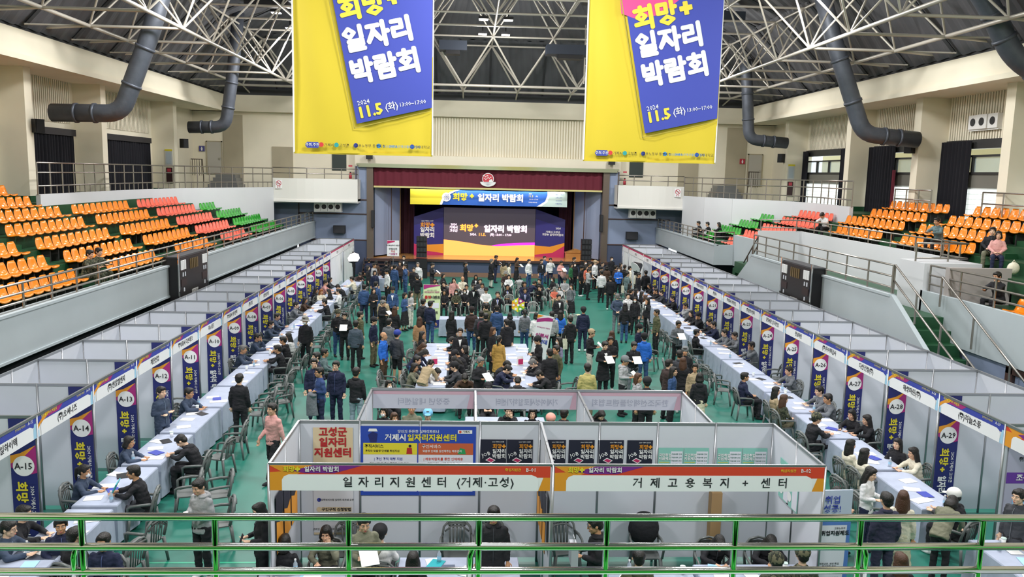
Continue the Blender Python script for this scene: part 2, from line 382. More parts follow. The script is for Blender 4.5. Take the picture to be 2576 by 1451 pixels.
0.78 26.36 60 s ct bk lb -|woman in long black coat holding white brochure
0.94 24.96 160 s ye bk pt -|woman in mustard coat with ponytail seen from behind
0.3 21.62 40 p bw bk gh g|man in black tee with white sleeves and glasses
-0.27 26.77 -80 w bk bk ms -|visitor in black writing at far end, left long table
-0.08 26.15 -90 w bk bk ms -|visitor in black, second on right side of left table
-0.13 25.17 -90 u bk bk bb -|woman with black bob seated outside the left table
-0.11 24.67 -90 w bk bk ck -|visitor in black cap writing at the left long table
-0.16 24.14 -80 w bk bk lg -|long-haired visitor bowed over the left long table
-0.27 22.71 -90 t dg bk ck -|man in cap and grey vest at left long table
-0.09 22.01 0 w br bk ms -|person in brown jacket looking down behind rear booth
-1.11 22.7 60 w wh bk bb -|woman in white jacket reading at left table's end
-1.23 22.2 150 b bg bg pt -|woman in beige trench coat bending over left table
-1.65 22.81 80 t og bk bb -|woman in grey-olive jacket seated at left table
-1.63 23.46 80 t bk bk ms -|dark-haired visitor seated behind the grey-olive jacket
-1.65 23.97 80 b nv dn lg -|person in navy denim bending over the left table
-1.7 26.13 60 w br bk lb -|brown-clad person writing at far left of left table
-2.06 20.76 30 u bk bk lg m|masked woman in black behind the rear booth corner
-4.68 28.9 30 f bk dn ck -|man in camouflage cap and jeans, left aisle
-4.36 28.43 0 p bk bk ms -|man in black sweater facing camera, left aisle
-3.85 28.58 120 s ol bk ms -|man in olive jacket turned away, left aisle
-3.75 26.77 180 s gb bk ms -|broad man in grey-blue sweater seen from behind
-3.24 27.43 70 s nv kh ck -|man in navy jacket and cap, khaki trousers
-2.7 27.23 160 s gy bk ms -|person in grey sweater behind the blue cap
-2.79 30.22 170 s ct bk lb -|woman with long dark brown hair and black coat
-2.64 24.87 70 s bb br bd -|balding man in bright blue jacket, left aisle
-2.24 25.17 150 s dg sh cb -|man in grey jacket, shorts and blue cap
-4.31 24.16 100 u te bk ms -|person in teal seated near the uniformed group
-4.13 21.93 -60 s nv nv ms -|man in navy work jacket, back of the uniformed group
-4.06 21.18 10 h nv nv ms g|man in navy uniform holding phone to ear
-3.73 20.21 -60 f dw nv ms g|man in blue uniform carrying a folded grey coat
-3.44 20.93 -10 s nv nv ms g|young man in navy uniform and glasses, paper in hand
-2.83 20.23 170 h bk ld ms -|man in black sweater and pale jeans from behind
9.26 28.29 -80 t gy gy ms -|recruiter in grey uniform holding paper at booth A-23
9.47 27.79 -80 t gy gy ms -|young recruiter in grey uniform at booth A-23
9.5 26.1 -90 e gy gy ms -|recruiter in grey uniform on the phone, booth A-24
9.33 29.82 -90 t nv nv ms -|recruiter in navy jacket with badges, booth A-22
9.34 30.4 -90 t bk bk ms -|recruiter in black behind the badged navy jacket
8.1 28.13 90 u bk bk ms -|visitor in black suit seated opposite booth A-22
9.39 22.63 -80 t gy gy ms -|recruiter in grey uniform at booth A-25 table
7.68 21.75 90 u nv bk ms -|visitor in navy puffer seated opposite booth A-25
8.09 20.48 90 u bg kh lg -|woman in beige with long black hair, back to aisle
8 19.7 100 u cm kh lb -|curly-haired visitor in camouflage jacket, right tables
9.34 20.39 -90 t gy gy ms -|recruiter in grey uniform at booth A-26, far seat
9.24 19.65 -90 t gy gy ms -|recruiter in grey uniform at booth A-26, near seat
7.96 17.91 100 t bk bk cg -|man in black jacket and camouflage cap opposite A-27
9.28 18.53 -60 t bk bk bb -|smiling woman in black at booth A-27
9.46 18.05 -90 t bk bk lg -|woman in black with wavy hair at booth A-27
9.14 16.28 -60 u bk bk lg -|woman in black, arms folded, at booth A-28
9.31 15.75 -90 t cr cr lg -|woman in cream cardigan with glasses, booth A-28
8.08 16.19 100 u cr bk lg -|visitor in cream cardigan seated opposite A-28, farther
8.11 15.63 100 u cr bk lg -|visitor in cream cardigan seated opposite A-28, nearer
7.15 13.58 40 p wh nv lg -|woman in white shirt and long hair, cup in hand
6.73 12.14 180 s dp dp ms -|man in dark suit from behind near the railing
7.16 12.43 150 s cr cs lb -|woman with ombre hair and cream coat near railing
7.95 12.55 130 b og bk bb -|woman in olive jacket bending over A-29 table
8.67 13.24 -150 t bk bk cw -|person in white cap bending at the A-29 table
9.04 12.31 -70 s dg bk ms -|person in grey coat at the right frame edge
6.33 13.63 90 w wh bk ms -|visitor in white tee bowed beside the job sign
5.94 10.22 180 s bk bk lb -|brown-haired person at the bottom, low behind rails
4.46 10.86 175 u cm cm cg -|person in camouflage cap, left of the camouflage pair
4.94 11.08 175 u cm cm cg -|person in camouflage cap, right of the camouflage pair
-2.69 11.62 180 u bk bk bb -|person in black seated, back to camera, booth B-01
-2.14 12.07 0 e og bk bb -|smiling woman in olive top at booth B-01 desk
-1.49 11.34 20 p og bk ms -|woman in olive jacket standing behind B-01 desk
-1.3 11.81 180 u wo bk ck -|man in white shirt with orange sleeves, black cap
-0.75 11.06 180 u bk bk lg -|woman with black hair seated, bottom centre
0.41 11.58 0 s bk bk ms -|staff member in black jacket with lanyard, booth B-01
-3.1 11.93 -60 p bk bk lg -|woman in black holding phone beside booth B-01
1.92 11.24 -90 p bk bk ms g|man in black with glasses holding shopping bag, B-02
2.49 10.99 180 u ol bk ms -|man in olive hood seated at booth B-02, back turned
3.93 12.07 0 w bk bk lg -|woman in black writing at middle B-02 desk
4.75 12.07 0 w bk bk lg -|woman in black writing at right B-02 desk
-1.93 18.34 -20 u bk bk bb m|masked woman in rear booth behind B-01, leftmost
-1.65 17.88 20 u br bk lb m|masked woman in brown, rear booth behind B-01
-1.21 17.14 0 f og bk ms -|person in grey-green jacket, arms crossed, rear booth
-0.9 17.91 0 u bk bk cl -|man in pale blue cap seated in rear booth
0.94 18.51 0 e bk bk ms -|person in black hood drinking in middle rear booth
1.5 18.29 0 u bk bk bb g|woman with glasses and striped collar, middle rear booth
1.86 17.64 180 u pk bk cp -|person in pink cap in middle rear booth
2.22 18.09 160 u bk bk ms g|man in dark hoodie turned away, middle rear booth
3.02 18.77 30 w bk bk lg -|dark-haired woman in the right rear booth"""
# ---------------------------------------------------------------- the hall: floor, walls, terraces
m = mat('teal_court_floor', '277464', .38, var=.10, vscale=.35, bump=.03, bscale=60)
fl = struct('floor', bx(-19, 21, -8, 60, -.2, 0), m)
lg = mat('court_line_green', '38b088', .4)
for i, (a, b, c, d) in enumerate([(-8, -2.9, 13.22, 13.27)]):
    obj('court_line', bx(a, b, c, d, .001, .003), lg, fl)
def sidex(s, x): return x if s < 0 else 2*XC-x        # left-hand x to the matching right-hand x
def sbox(mb, s, x0, x1, *a): mb.box(min(sidex(s, x0), sidex(s, x1)), max(sidex(s, x0), sidex(s, x1)), *a); return mb
# outer walls
wl = MB(); wl.box(-17.9, -17.5, -8, 58, 0, 12)
struct('wall_left', wl, cream)
wr = MB(); wr.box(19.6, 19.9, -8, 58, 0, 5.6); wr.box(19.6, 19.9, -8, 58, 8.0, 12)
for a, b in ((-8, 22), (28.2, 29.3), (33.2, 35.0), (39.3, 41.0), (47.4, 58)): wr.box(19.6, 19.9, a, b, 5.6, 8.0)
struct('wall_right', wr, cream)
struct('wall_near', bx(-18, 20, -8.3, -8, 0, 16), cream)
slatback = mat('slat_backing', '57544a', .8)
# ribbed upper wall slats, recessed between columns
def slats(s, xw, y0, y1, z0, z1, parent, step=.16):
    mb = MB(); y = y0
    x0, x1 = (xw, xw+.06) if s < 0 else (xw-.06, xw)
    while y < y1: mb.box(x0, x1, y, y+step*.55, z0, z1); y += step
    obj('slat_backing', bx(min(x0, xw+(-.0 if s < 0 else 0)), (xw+.012) if s < 0 else xw, y0, y1, z0, z1) if s < 0 else bx(xw-.012, xw, y0, y1, z0, z1), slatback, parent)
    o = obj('wall_slats', mb, cream, parent); o['kind'] = 'stuff'; return o
LW = bpy.data.objects['wall_left']; RW = bpy.data.objects['wall_right']
for y0, y1 in ((25.8, 31.0), (32.0, 37.0), (38.0, 45.8)): slats(-1, -17.5, y0, y1, 8.35, 10.1, LW)
for y0, y1 in ((20, 27.3), (28.2, 33.0), (34.0, 39.0), (40.2, 47.0)): slats(1, 19.6, y0, y1, 8.35, 10.1, RW)
# columns
for i, (s, x, y) in enumerate([(-1, -16.3, 25.2), (-1, -16.3, 31.2), (-1, -16.3, 37.4), (-1, -16.3, 46.2), (1, 18.4, 20.9), (1, 18.4, 27.4), (1, 18.4, 33.2), (1, 18.4, 39.4), (1, 18.4, 47.4)]):
    a, b = (x-1.25, x) if s < 0 else (x, x+1.25)
    o = struct('trim_%d' % (i+1), bx(a, b, y, y+.5, 5.2, 10.2), cream)
    obj('green_base', bx(a-.01, b+.01, y-.01, y+.51, 5.2, 5.42), greenp, o)
# eaves beams
for n, s in (('trim_10', -1), ('trim_11', 1)):
    mb = MB(); sbox(mb, s, -15.9, -15.3, -8, 52.9, 10.1, 11.1); sbox(mb, s, -15.3, -15.12, -8, 52.9, 10.06, 10.24); sbox(mb, s, -17.7, -15.9, -8, 52.9, 10.1, 10.2)
    struct(n, mb, cream)
    o = MB(); sbox(o, s, -17.7, -15.5, -8, 53, 11.1, 11.3); struct('trim_%d' % (12 if s < 0 else 13), o, darkgrey)
# walkway wall curve and walkway slab (left list, mirrored for the right one)
CL = [(-15.5, 30.2), (-15.6, 36), (-15.5, 40), (-14.9, 43), (-13.7, 46), (-12.0, 50.3)]
CR = [(16.9, 35.6), (17.2, 39.9), (17.0, 42.4), (16.3, 43.9), (14.9, 45.9), (13.9, 48.0), (13.2, 50.3)]
for s, C in ((-1, CL), (1, CR)):
    nm = 'left' if s < 0 else 'right'
    slab = C+[(-7.4 if s < 0 else 9.55, 51.3), (-7.4 if s < 0 else 9.55, 57.8), (-17.5 if s < 0 else 19.6, 57.8), (-17.5 if s < 0 else 19.6, C[0][1])]
    struct('floor_walkway_'+nm, MB().prism(slab, 'z', 4.85, 5.2), greenp)
    back = MB(); sbox(back, s, -17.5, -16.1, 13 if s < 0 else 13, C[0][1], 2, 5.2); struct('floor_gallery_'+nm, back, greenp)
    mb = MB()
    for i in range(len(C)-1):
        a, b = Vector(C[i]), Vector(C[i+1]); d = (b-a).normalized(); nn = Vector((-d.y, d.x))*.08
        mb.prism([(a+nn)[:], (b+nn)[:], (b-nn)[:], (a-nn)[:]], 'z', 2.6, 5.52)
    struct('wall_walkway_'+nm, mb, parw)
    # balcony front, slightly bowed
    xa, xb = C[-1][0], (-7.0 if s < 0 else 9.2)
    mb = MB(); N = 10; cur = []
    for k in range(N+1):
        t = k/N; cur.append((xa+(xb-xa)*t, 50.3+.8*t-.5*math.sin(PI*t)))
    for k in range(N):
        (xA, yA), (xB, yB) = cur[k], cur[k+1]
        mb.add([(xA, yA, 4.72), (xB, yB, 4.72), (xB, yB, 6.08), (xA, yA, 6.08), (xA, yA+.15, 4.72), (xB, yB+.15, 4.72), (xB, yB+.15, 6.08), (xA, yA+.15, 6.08)],
               [(0, 1, 2, 3), (5, 4, 7, 6), (3, 2, 6, 7), (1, 0, 4, 5), (0, 3, 7, 4), (1, 5, 6, 2)])
        mb.add([(xA, yA-.06, 4.66), (xB, yB-.06, 4.66), (xB, yB-.06, 4.78), (xA, yA-.06, 4.78), (xA, yA+.1, 4.66), (xB, yB+.1, 4.66), (xB, yB+.1, 4.78), (xA, yA+.1, 4.78)], [(0, 1, 2, 3), (3, 2, 6, 7), (1, 0, 4, 5)])
    e = cur[-1]; mb.box(e[0]-.15 if s < 0 else e[0], e[0] if s < 0 else e[0]+.15, e[1], 52.5, 4.72, 6.08)
    struct('wall_balcony_'+nm, mb, whitepl)
    mb = MB(); mb.prism([(xa, 50.3), (xb, 51.1), (xb, 52.6), (-17.5 if s < 0 else 19.6, 52.6), (-17.5 if s < 0 else 19.6, 50.3)], 'z', 4.6, 4.85)
    struct('ceiling_balcony_'+nm, mb, parw)
    # end wall under the balcony, block at the end of the terraces
    mb = MB(); mb.prism([(-10.0, 50.2), (-12.0, 50.2), (-12.0, 52.5), (-10.0, 52.5)] if s < 0 else [(12.1, 50.2), (13.2, 50.2), (13.2, 52.5), (12.1, 52.5)], 'z', 2.4, 4.72)
ROWX = [10.55+.8*k for k in range(7)]; ROWZ = [2.92, 3.29, 3.66, 4.04, 4.4, 4.74, 5.1]
tl = MB()
for k in range(7):
    tl.box(-17.5, -ROWX[k] if k else -10.0, 13, 50.25, ROWZ[k]-.37 if k else 2.45, ROWZ[k])
for ya, yb in ((24.2, 24.95), (30.1, 30.85), (36.0, 36.7), (42.05, 42.5)):
    for k in range(1, 7): tl.box(-ROWX[k], -ROWX[k]+.38, ya, yb, ROWZ[k]-.38, ROWZ[k]-.19)
TL = struct('floor_terrace_left', tl, greenp)
tr = MB()
for k in range(7):
    x = 2*XC+ROWX[k]
    if k < 3:
        tr.box(x if k else 12.1, 17.5, 39.55 if k < 1 else 36.6, 50.25, ROWZ[k]-.37 if k else 2.45, ROWZ[k])
        tr.box(x+.9, 19.6, 13, 21.9, ROWZ[k]-.37 if k else 2.45, ROWZ[k])
    else: tr.box(x if k > 3 else 15.1, 19.6, 13, 50.25, ROWZ[k]-.37, ROWZ[k])
tr.box(12.1, 15.2, 22.0, 36.6, 2.4, 2.9)
for ya, yb in ((24.0, 24.7), (29.9, 30.6), (35.6, 36.4), (42.05, 42.4)):
    for k in range(4, 7): tr.box(2*XC+ROWX[k]-.38, 2*XC+ROWX[k], ya, yb, ROWZ[k]-.38, ROWZ[k]-.19)
TR = struct('floor_terrace_right', tr, greenp)
# parapets
def parapet(name, mb, m=parap): return struct(name, mb, m)
mb = MB(); mb.box(-10.0, -9.85, 13, 52.3, 2.4, 3.36); mb.box(-10.08, -9.8, 13, 52.3, 3.36, 3.42); mb.box(-10.02, -9.82, 13, 52.3, 2.36, 2.42)
parapet('wall_parapet_left', mb)
mb = MB(); mb.box(12.0, 12.12, 39.5, 52.3, 2.4, 3.36); mb.box(11.95, 12.2, 39.5, 52.3, 3.36, 3.42); mb.box(12.12, 13.05, 39.5, 39.62, 2.4, 3.4); mb.box(12.95, 13.1, 36.6, 39.6, 2.4, 3.9)
parapet('wall_parapet_right_far', mb)
mb = MB(); mb.prism([(22.4, 3.45), (34.0, 3.45), (36.3, 2.0), (36.3, 1.7), (34.2, 2.3), (23.6, 2.3), (19.9, 1.3), (19.4, 1.6)], 'x', 12.0, 12.14); mb.box(11.96, 12.2, 22.5, 34.0, 3.4, 3.47)
parapet('wall_parapet_right', mb)
mb = MB(); mb.box(15.0, 15.12, 24.6, 36.6, 2.9, 4.33); mb.box(13.1, 15.1, 36.5, 36.62, 2.9, 4.33)
parapet('wall_vomitory', mb, parw)
mb = MB(); mb.box(13.35, 13.5, 10, 23.3, 2.2, 3.5); parapet('wall_parapet_right_near', mb)
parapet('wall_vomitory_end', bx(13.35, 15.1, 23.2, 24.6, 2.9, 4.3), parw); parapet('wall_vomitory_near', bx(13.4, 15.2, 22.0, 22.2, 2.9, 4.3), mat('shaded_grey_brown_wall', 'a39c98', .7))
# undersides: dark recess and lower wall
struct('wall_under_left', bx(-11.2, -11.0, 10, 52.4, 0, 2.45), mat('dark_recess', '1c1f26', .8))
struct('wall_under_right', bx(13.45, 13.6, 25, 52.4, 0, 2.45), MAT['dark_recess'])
o = struct('wall_lower_right', bx(13.5, 13.65, 9, 25, 0, 2.3), bluewall)
obj('door_frame', MB().box(13.4, 13.5, 19.0, 19.25, 0, 2.15).box(13.4, 13.5, 12, 19.25, 2.0, 2.2), trimm, o)
# stairs down from the right gallery, near and far
st = MB()
for k in range(9): st.box(12.15, 13.4, 22.0-.42*(k+1), 22.0-.42*k, 0, 2.9-.32*(k+1))
for k in range(8): st.box(12.15, 12.95, 36.6+.36*k, 36.6+.36*(k+1), 0, 2.9-.34*(k+1))
struct('floor_stairs', st, greenp)
# ---------------------------------------------------------------- stage end
Y = 52.4
e = MB(); e.box(-17.6, -6.55, Y, Y+.3, 2.2, 4.8); e.box(8.7, 19.7, Y, Y+.3, 2.2, 4.8); e.box(-7.35, -6.55, Y, Y+.3, 4.8, 6.9); e.box(8.7, 9.5, Y, Y+.3, 4.8, 6.9)
WS = struct('wall_stage', e, bluewall)
obj('lower_wall', MB().box(-10.9, -6.55, Y-.02, Y+.3, 0, 2.2).box(8.7, 12.9, Y-.02, Y+.3, 0, 2.2), bluedark, WS)
e = MB()
for x0, x1 in ((-10.9, -6.55), (8.7, 12.9)):
    for z in (2.2, 3.85, 4.75): e.box(x0, x1, Y-.05, Y, z, z+.07)
    e.box(x0, x0+.06, Y-.05, Y, 0, 4.8)
for x in (-7.3, 9.4): e.box(x, x+.06, Y-.05, Y, 4.75, 6.9)
obj('wall_trim', e, trimm, WS)
pil = mat('pilaster_bronze', '6e6258', .4, .3)
obj('stage_pilaster', bx(-6.6, -6.2, Y-.12, Y+.3, 0.9, 6.85), pil, WS); obj('stage_pilaster', bx(8.45, 8.85, Y-.12, Y+.3, 0.9, 6.85), pil, WS)
cor = obj('stage_cornice', MB().box(-7.1, 9.3, Y-.3, Y+.2, 6.85, 6.98).box(-7.2, 9.4, Y-.38, Y, 6.98, 7.08), chrome, WS)
e = MB(); e.box(-7.0, 9.2, Y, Y+.4, 7.05, 7.65); e.box(-17.6, -7.0, 52.9, 53.2, 5.2, 10.1); e.box(9.2, 19.7, 52.9, 53.2, 5.2, 10.1)
e.box(-7.3, 9.5, Y+.35, Y+.5, 7.6, 10.1); e.box(-17.6, 19.7, Y-.1, Y+.6, 10.1, 11.1); e.box(-7.35, -7.0, Y, 53.2, 6.9, 10.1); e.box(9.2, 9.55, Y, 53.2, 6.9, 10.1)
WB = struct('wall_back', e, cream)
e = MB(); x = -6.9
while x < 9.1: e.box(x, x+.085, Y+.24, Y+.35, 7.66, 10.05); x += .17
o = obj('wall_slats', e, cream, WB); o['kind'] = 'stuff'
obj('slat_backing', bx(-7, 9.2, Y+.36, Y+.37, 7.6, 10.1), slatback, WB)
obj('roof_sill', bx(-17.6, 19.7, Y-.1, Y+1.2, 11.1, 11.5), darkgrey, WB)
obj('tan_shade_panel', MB().box(-15.6, -14.4, 52.82, 52.9, 5.3, 9.9).box(-12.6, -11.3, 52.82, 52.9, 5.3, 8.0), creamd, WB)  # darker tan on these panels stands in for shade on angled wall faces
obj('tan_shade_panel', MB().box(16.5, 17.8, 52.82, 52.9, 5.3, 9.9).box(13.4, 14.7, 52.82, 52.9, 5.3, 8.0), creamd, WB)
obj('dark_hatch', MB().box(-8.85, -7.95, 52.84, 52.9, 6.6, 8.2).box(10.2, 11.1, 52.84, 52.9, 6.6, 8.2), mat('dark_window', '3a4444', .2), WB)
for i, x in enumerate((-16.6, 14.9+3.1)):
    dm = mat('pale_door', 'b9b5ab', .6)
    d = struct('door_%d' % (i+1), bx(x, x+.85, 52.8, 52.9, 6.2, 8.2), dm)
    obj('door_handle', bx(x+.72, x+.78, 52.74, 52.8, 7.1, 7.22), chrome, d)
    obj('door_frame', MB().box(x-.06, x, 52.79, 52.9, 6.2, 8.26).box(x+.85, x+.91, 52.79, 52.9, 6.2, 8.26).box(x-.06, x+.91, 52.79, 52.9, 8.2, 8.26), creamd, d)
for s, x, lab, c in ((-1, -17.1, 'purple restroom sign beside the left gallery door', '4a4a8a'), (1, 17.4, 'red restroom sign beside the right gallery door', 'b03040')):
    o = obj('restroom_sign', MB().box(x, x+.34, 52.78, 52.82, 7.6, 7.94).disc((x+.17, 52.775, 7.84), .035, 12, mi=1).poly([(x+.11, 7.79), (x+.23, 7.79), (x+.2, 7.64), (x+.14, 7.64)], 52.775, 1), [mat('sign_'+c, c, .5), white]); tag(o, lab, 'sign')
# stage floor and box
wood = mat('stage_boards', 'c08a50', .16, bump=.03, bscale=30, var=.12, vscale=2)
sf = MB(); sf.box(-6.6, 8.9, Y-.4, 62, 1.02, 1.11); SF = struct('floor_stage', sf, wood)
obj('stage_front', bx(-6.5, 8.8, Y-.3, Y-.1, .28, 1.02), bluedark, SF); obj('stage_skirting', MB().box(-6.5, 8.8, Y-.34, Y-.1, 0, .28), mat('skirting_wood', '8a6a58', .5), SF)
obj('stage_nosing', bx(-6.6, 8.9, Y-.46, Y-.38, .96, 1.12), trimm, SF)
struct('wall_stage_back', MB().box(-7, 9.3, 61.5, 61.8, 1, 8).box(-7.2, -7, 53, 61.8, 1, 8).box(9.3, 9.5, 53, 61.8, 1, 8).box(-7.2, 9.5, 52.8, 61.8, 7.6, 7.8), black)
for s in (-1, 1):      # folding side wings
    xa = -6.15 if s < 0 else 8.4; xb = -4.75 if s < 0 else 7.0
    o = struct('wall_stage_wing_'+('left' if s < 0 else 'right'), MB().prism([(xa, 52.9), (xb, 55.0), (xb+s*.12, 55.1), (xa+s*.12, 53)], 'z', 1.2, 5.9), bluewall)
    xm = (xa+xb)/2-s*.25
    obj('wing_seam', MB().box(xm, xm+.05, 53.6, 53.7, 1.2, 5.7), trimm, o)
    obj('wing_edge', MB().box(xb-.06, xb+.06, 55.0, 55.15, 1.15, 5.8), mat('bare_timber', '9a7448', .5), o)
def drape(name, x0, x1, y, z0, z1, m, amp=.06, per=.3, parent=None, axis='x'):
    mb = MB(); n = max(4, int(abs(x1-x0)/per*6)); vs = []
    for k in range(n+1):
        t = x0+(x1-x0)*k/n; o = amp*math.sin(2*PI*(t-x0)/per)+amp*.4*math.sin(5.1*t)
        for z in (z0, z1): vs.append((t, y+o, z) if axis == 'x' else (y+o, t, z))
    return mb.add(vs, [(2*k, 2*k+2, 2*k+3, 2*k+1) for k in range(n)])
maroon = mat('maroon_velvet', '6a2433', .9, bump=.2, bscale=14)
o = thing('stage_valance', 'maroon velvet valance across the top of the stage opening', 'curtain', (XC, Y+.1, 5.65))
obj('valance_cloth', drape('v', -7.25, 7.35, 0, 0, 1.2, maroon, .05, .5), maroon, o, smooth=True)
obj('gold_fringe', bx(-7.25, 7.35, -.09, -.05, -.06, .05), mat('gold_fringe', 'd8cc8a', .7), o)
for s, xa in ((-1, -4.7), (1, 6.0)):
    mb = drape('c', xa, xa+.9, 55.6, 1.12, 6.5, maroon, .08, .3); tag(obj('stage_curtain', mb, mat('dark_maroon', '3a1420', .9), smooth=True), 'dark maroon side curtain drawn at the stage %s' % ('left' if s < 0 else 'right'), 'curtain')
tag(obj('stage_backdrop', drape('c', -5.5, 7.6, 58.6, 1.12, 7.5, blackcloth, .1, .5), blackcloth, smooth=True), 'black backdrop curtain behind the stage screens', 'curtain')
# city emblem on the valance
ex, ez = 1.06, 6.23; o = thing('city_emblem', 'round red emblem with white gulls and sea on the maroon valance', 'emblem', (ex, Y-.04, ez))
redm = mat('emblem_red', 'cc3a48', .5)
obj('emblem_rim', MB().disc((0, 0, .05), .37, 32), white, o)
obj('emblem_sun', MB().disc((0, -.01, .05), .33, 32), redm, o)
g = MB()
for cx, cz, w in ((-.16, .2, .2), (.08, .1, .16), (-.14, .02, .15)):
    g.poly([(cx-w, cz+.06), (cx-w*.5, cz+.09), (cx, cz), (cx+w*.5, cz+.09), (cx+w, cz+.06), (cx+w*.4, cz+.04), (cx, cz-.06), (cx-w*.4, cz+.04)], -.02)
g.poly([(.06, -.14), (.08, -.02), (.13, 0), (.18, .03), (.24, .04), (.28, -.04), (.3, -.14)], -.02)
obj('white_gulls', g, white, o)
g = MB(); pts = [(-.5+k*.1, -.14) for k in range(11)]+[(.5*math.cos(a), -.14-.3*math.sin(a)) for a in [PI*k/12 for k in range(1, 12)]]
g.poly(pts, -.03); obj('white_sea', g, white, o)
g = MB()
for i, z in enumerate((-.19, -.25, -.31, -.38)): w = .38-.08*i; g.poly([(-w, z), (0, z+.012), (w, z), (0, z-.018)], -.035)
obj('sea_lines', g, mat('emblem_grey', '8a8a9a', .5), o)
# ---------------------------------------------------------------- roof: deck, purlins, frame
def deck(name, quads):
    mb = MB()
    for a, b, c, d, n in quads:        # a->b along the ribs' spread, a->d along the ribs
        a, b, c, d = map(Vector, (a, b, c, d)); nv = (b-a).cross(d-a).normalized()*.07; pts = []
        for k in range(n+1):
            t0 = k/n; off = nv if k % 4 in (1, 2) else Vector((0, 0, 0))
            pts += [a.lerp(b, t0)+off, d.lerp(c, t0)+off]
        mb.add(pts, [(2*k, 2*k+2, 2*k+3, 2*k+1) for k in range(n)])
    return struct(name, mb, deckm)
xl, xr = XC-16.5, XC+16.5; il, ir = XC-13.6, XC+13.6; ml, mr = XC-8.3, XC+8.3
Z0, Z1, Z2, Z3 = 11.25, 14.5, 16.9, 17.6
struct('ceiling_outer', MB().box(-18, 20, -8.4, 60.5, 18, 18.2).box(-18, -17.9, -8.4, 60.5, 11, 18).box(19.9, 20, -8.4, 60.5, 11, 18).box(-18, 20, 53.6, 53.8, 11.3, 18), darkgrey)
deck('ceiling', [((xl, -8, Z0), (xl, 53, Z0), (il, 50.1, Z1), (il, -5, Z1), 300), ((xr, 53, Z0), (xr, -8, Z0), (ir, -5, Z1), (ir, 50.1, Z1), 300),
  ((xl, 53, Z0), (xr, 53, Z0), (ir, 50.1, Z1), (il, 50.1, Z1), 160), ((il, -5, Z1), (il, 50.1, Z1), (ml, 45, Z2), (ml, 0, Z2), 260), ((ir, 50.1, Z1), (ir, -5, Z1), (mr, 0, Z2), (mr, 45, Z2), 260),
  ((il, 50.1, Z1), (ir, 50.1, Z1), (mr, 45, Z2), (ml, 45, Z2), 130), ((ml, 0, Z2), (ml, 45, Z2), (XC, 45, Z3), (XC, 0, Z3), 220), ((mr, 45, Z2), (mr, 0, Z2), (XC, 0, Z3), (XC, 45, Z3), 220),
  ((ml, 45, Z2), (mr, 45, Z2), (XC+.1, 45, Z3), (XC-.1, 45, Z3), 80), ((xr, -8, Z0), (xl, -8, Z0), (ml, 0, Z2), (mr, 0, Z2), 80)])
pur = thing('roof_purlins', 'dark steel purlins running under the roof deck', 'purlins')
for j in range(11):
    y = 44.2-3.3*j+1.65
    obj('purlin', MB().box(ml, mr, y, y+.12, 16.55, 16.75), darkgrey, pur)
for j in range(10):
    y = 46-3.3*j
    for s in (-1, 1):
        a = (XC+s*13.4, y, 14.35); b = (XC+s*8.3, y, 16.7); obj('purlin', MB().tube([a, b], .07, 4), darkgrey, pur)
        obj('purlin', MB().tube([(XC+s*16.3, y, 11.3), (XC+s*13.4, y, 14.3)], .07, 4), darkgrey, pur)
for k in range(9): obj('purlin', MB().tube([(XC-13.2+3.3*k, 52.8, 11.3), (XC-13.2+3.3*k, 50.0, 14.3)], .06, 4), darkgrey, pur)
UC = MB().tube([(0, 0, -.5), (0, 0, .5)], 1, 8, cap=False).mesh('tube', trussm, True)
struts = []
def strut(a, b, r, pri): struts.append((pri, Vector(a), Vector(b), r))
YN = [47.5-3.3*j for j in range(-1, 10)]
L0 = {}; L1 = {}; L2 = {}
for s in (-1, 1):
    for k, X in ((3, 11.55), (4, 14.85)):
        for j, y in enumerate(YN): L0[(s*k, j)] = (XC+s*X, y, 11.55)
for i in range(-3, 3):
    for j in (0, 1): L0[('m', i, j)] = (XC+1.65+3.3*i, YN[j], 11.55)
for i in range(-4, 5):
    for j in range(11): L1[(i, j)] = (XC+3.3*i, 45.85+3.3-3.3*j, 14.0)
for s in (-1, 1):
    for j in range(len(YN)):
        if j+1 < len(YN):
            for k in (3, 4): strut(L0[(s*k, j)], L0[(s*k, j+1)], .07, 0)
        strut(L0[(s*3, j)], L0[(s*4, j)], .055, 0); strut(L0[(s*4, j)], (XC+s*16.4, YN[j], 11.45), .055, 0)
        for k, xs in ((3, (3, 4)), (4, (4,))):
            for xi in xs:
                for jj in (j, j-1):
                    if (s*xi, jj+0) in L1 and 0 <= jj < 11: strut(L0[(s*k, j)], L1[(s*xi, jj)], .04, 1)
        if j % 1 == 0 and j < 10: strut(L0[(s*4, j)], (XC+s*16.3, YN[j]-1.6, 11.3), .035, 3)
xsn = [XC+1.65+3.3*i for i in range(-5, 5)]
for j in (0, 1):
    row = [(x, YN[j], 11.55) for x in xsn]
    for a, b in zip(row, row[1:]): strut(a, b, .075, 0)
    for x, y, z in row:
        for dx in (-1.65, 1.65):
            for jj in (j-1, j):
                yy = 49.15-3.3*jj
                if abs(x+dx-XC) < 13.4 and jj >= 0: strut((x, y, z), (x+dx, yy, 14.0), .055, 0)
        if j == 0: strut((x, y, z), (x, 52.6, 11.2), .05, 1)
for x in xsn: strut((x, YN[0], 11.55), (x, YN[1], 11.55), .05, 1)
for (i, j), p in L1.items():
    if (i+1, j) in L1: strut(p, L1[(i+1, j)], .055, 2 if j > 4 else 1)
    if (i, j+1) in L1: strut(p, L1[(i, j+1)], .055, 2 if j > 5 else 1)
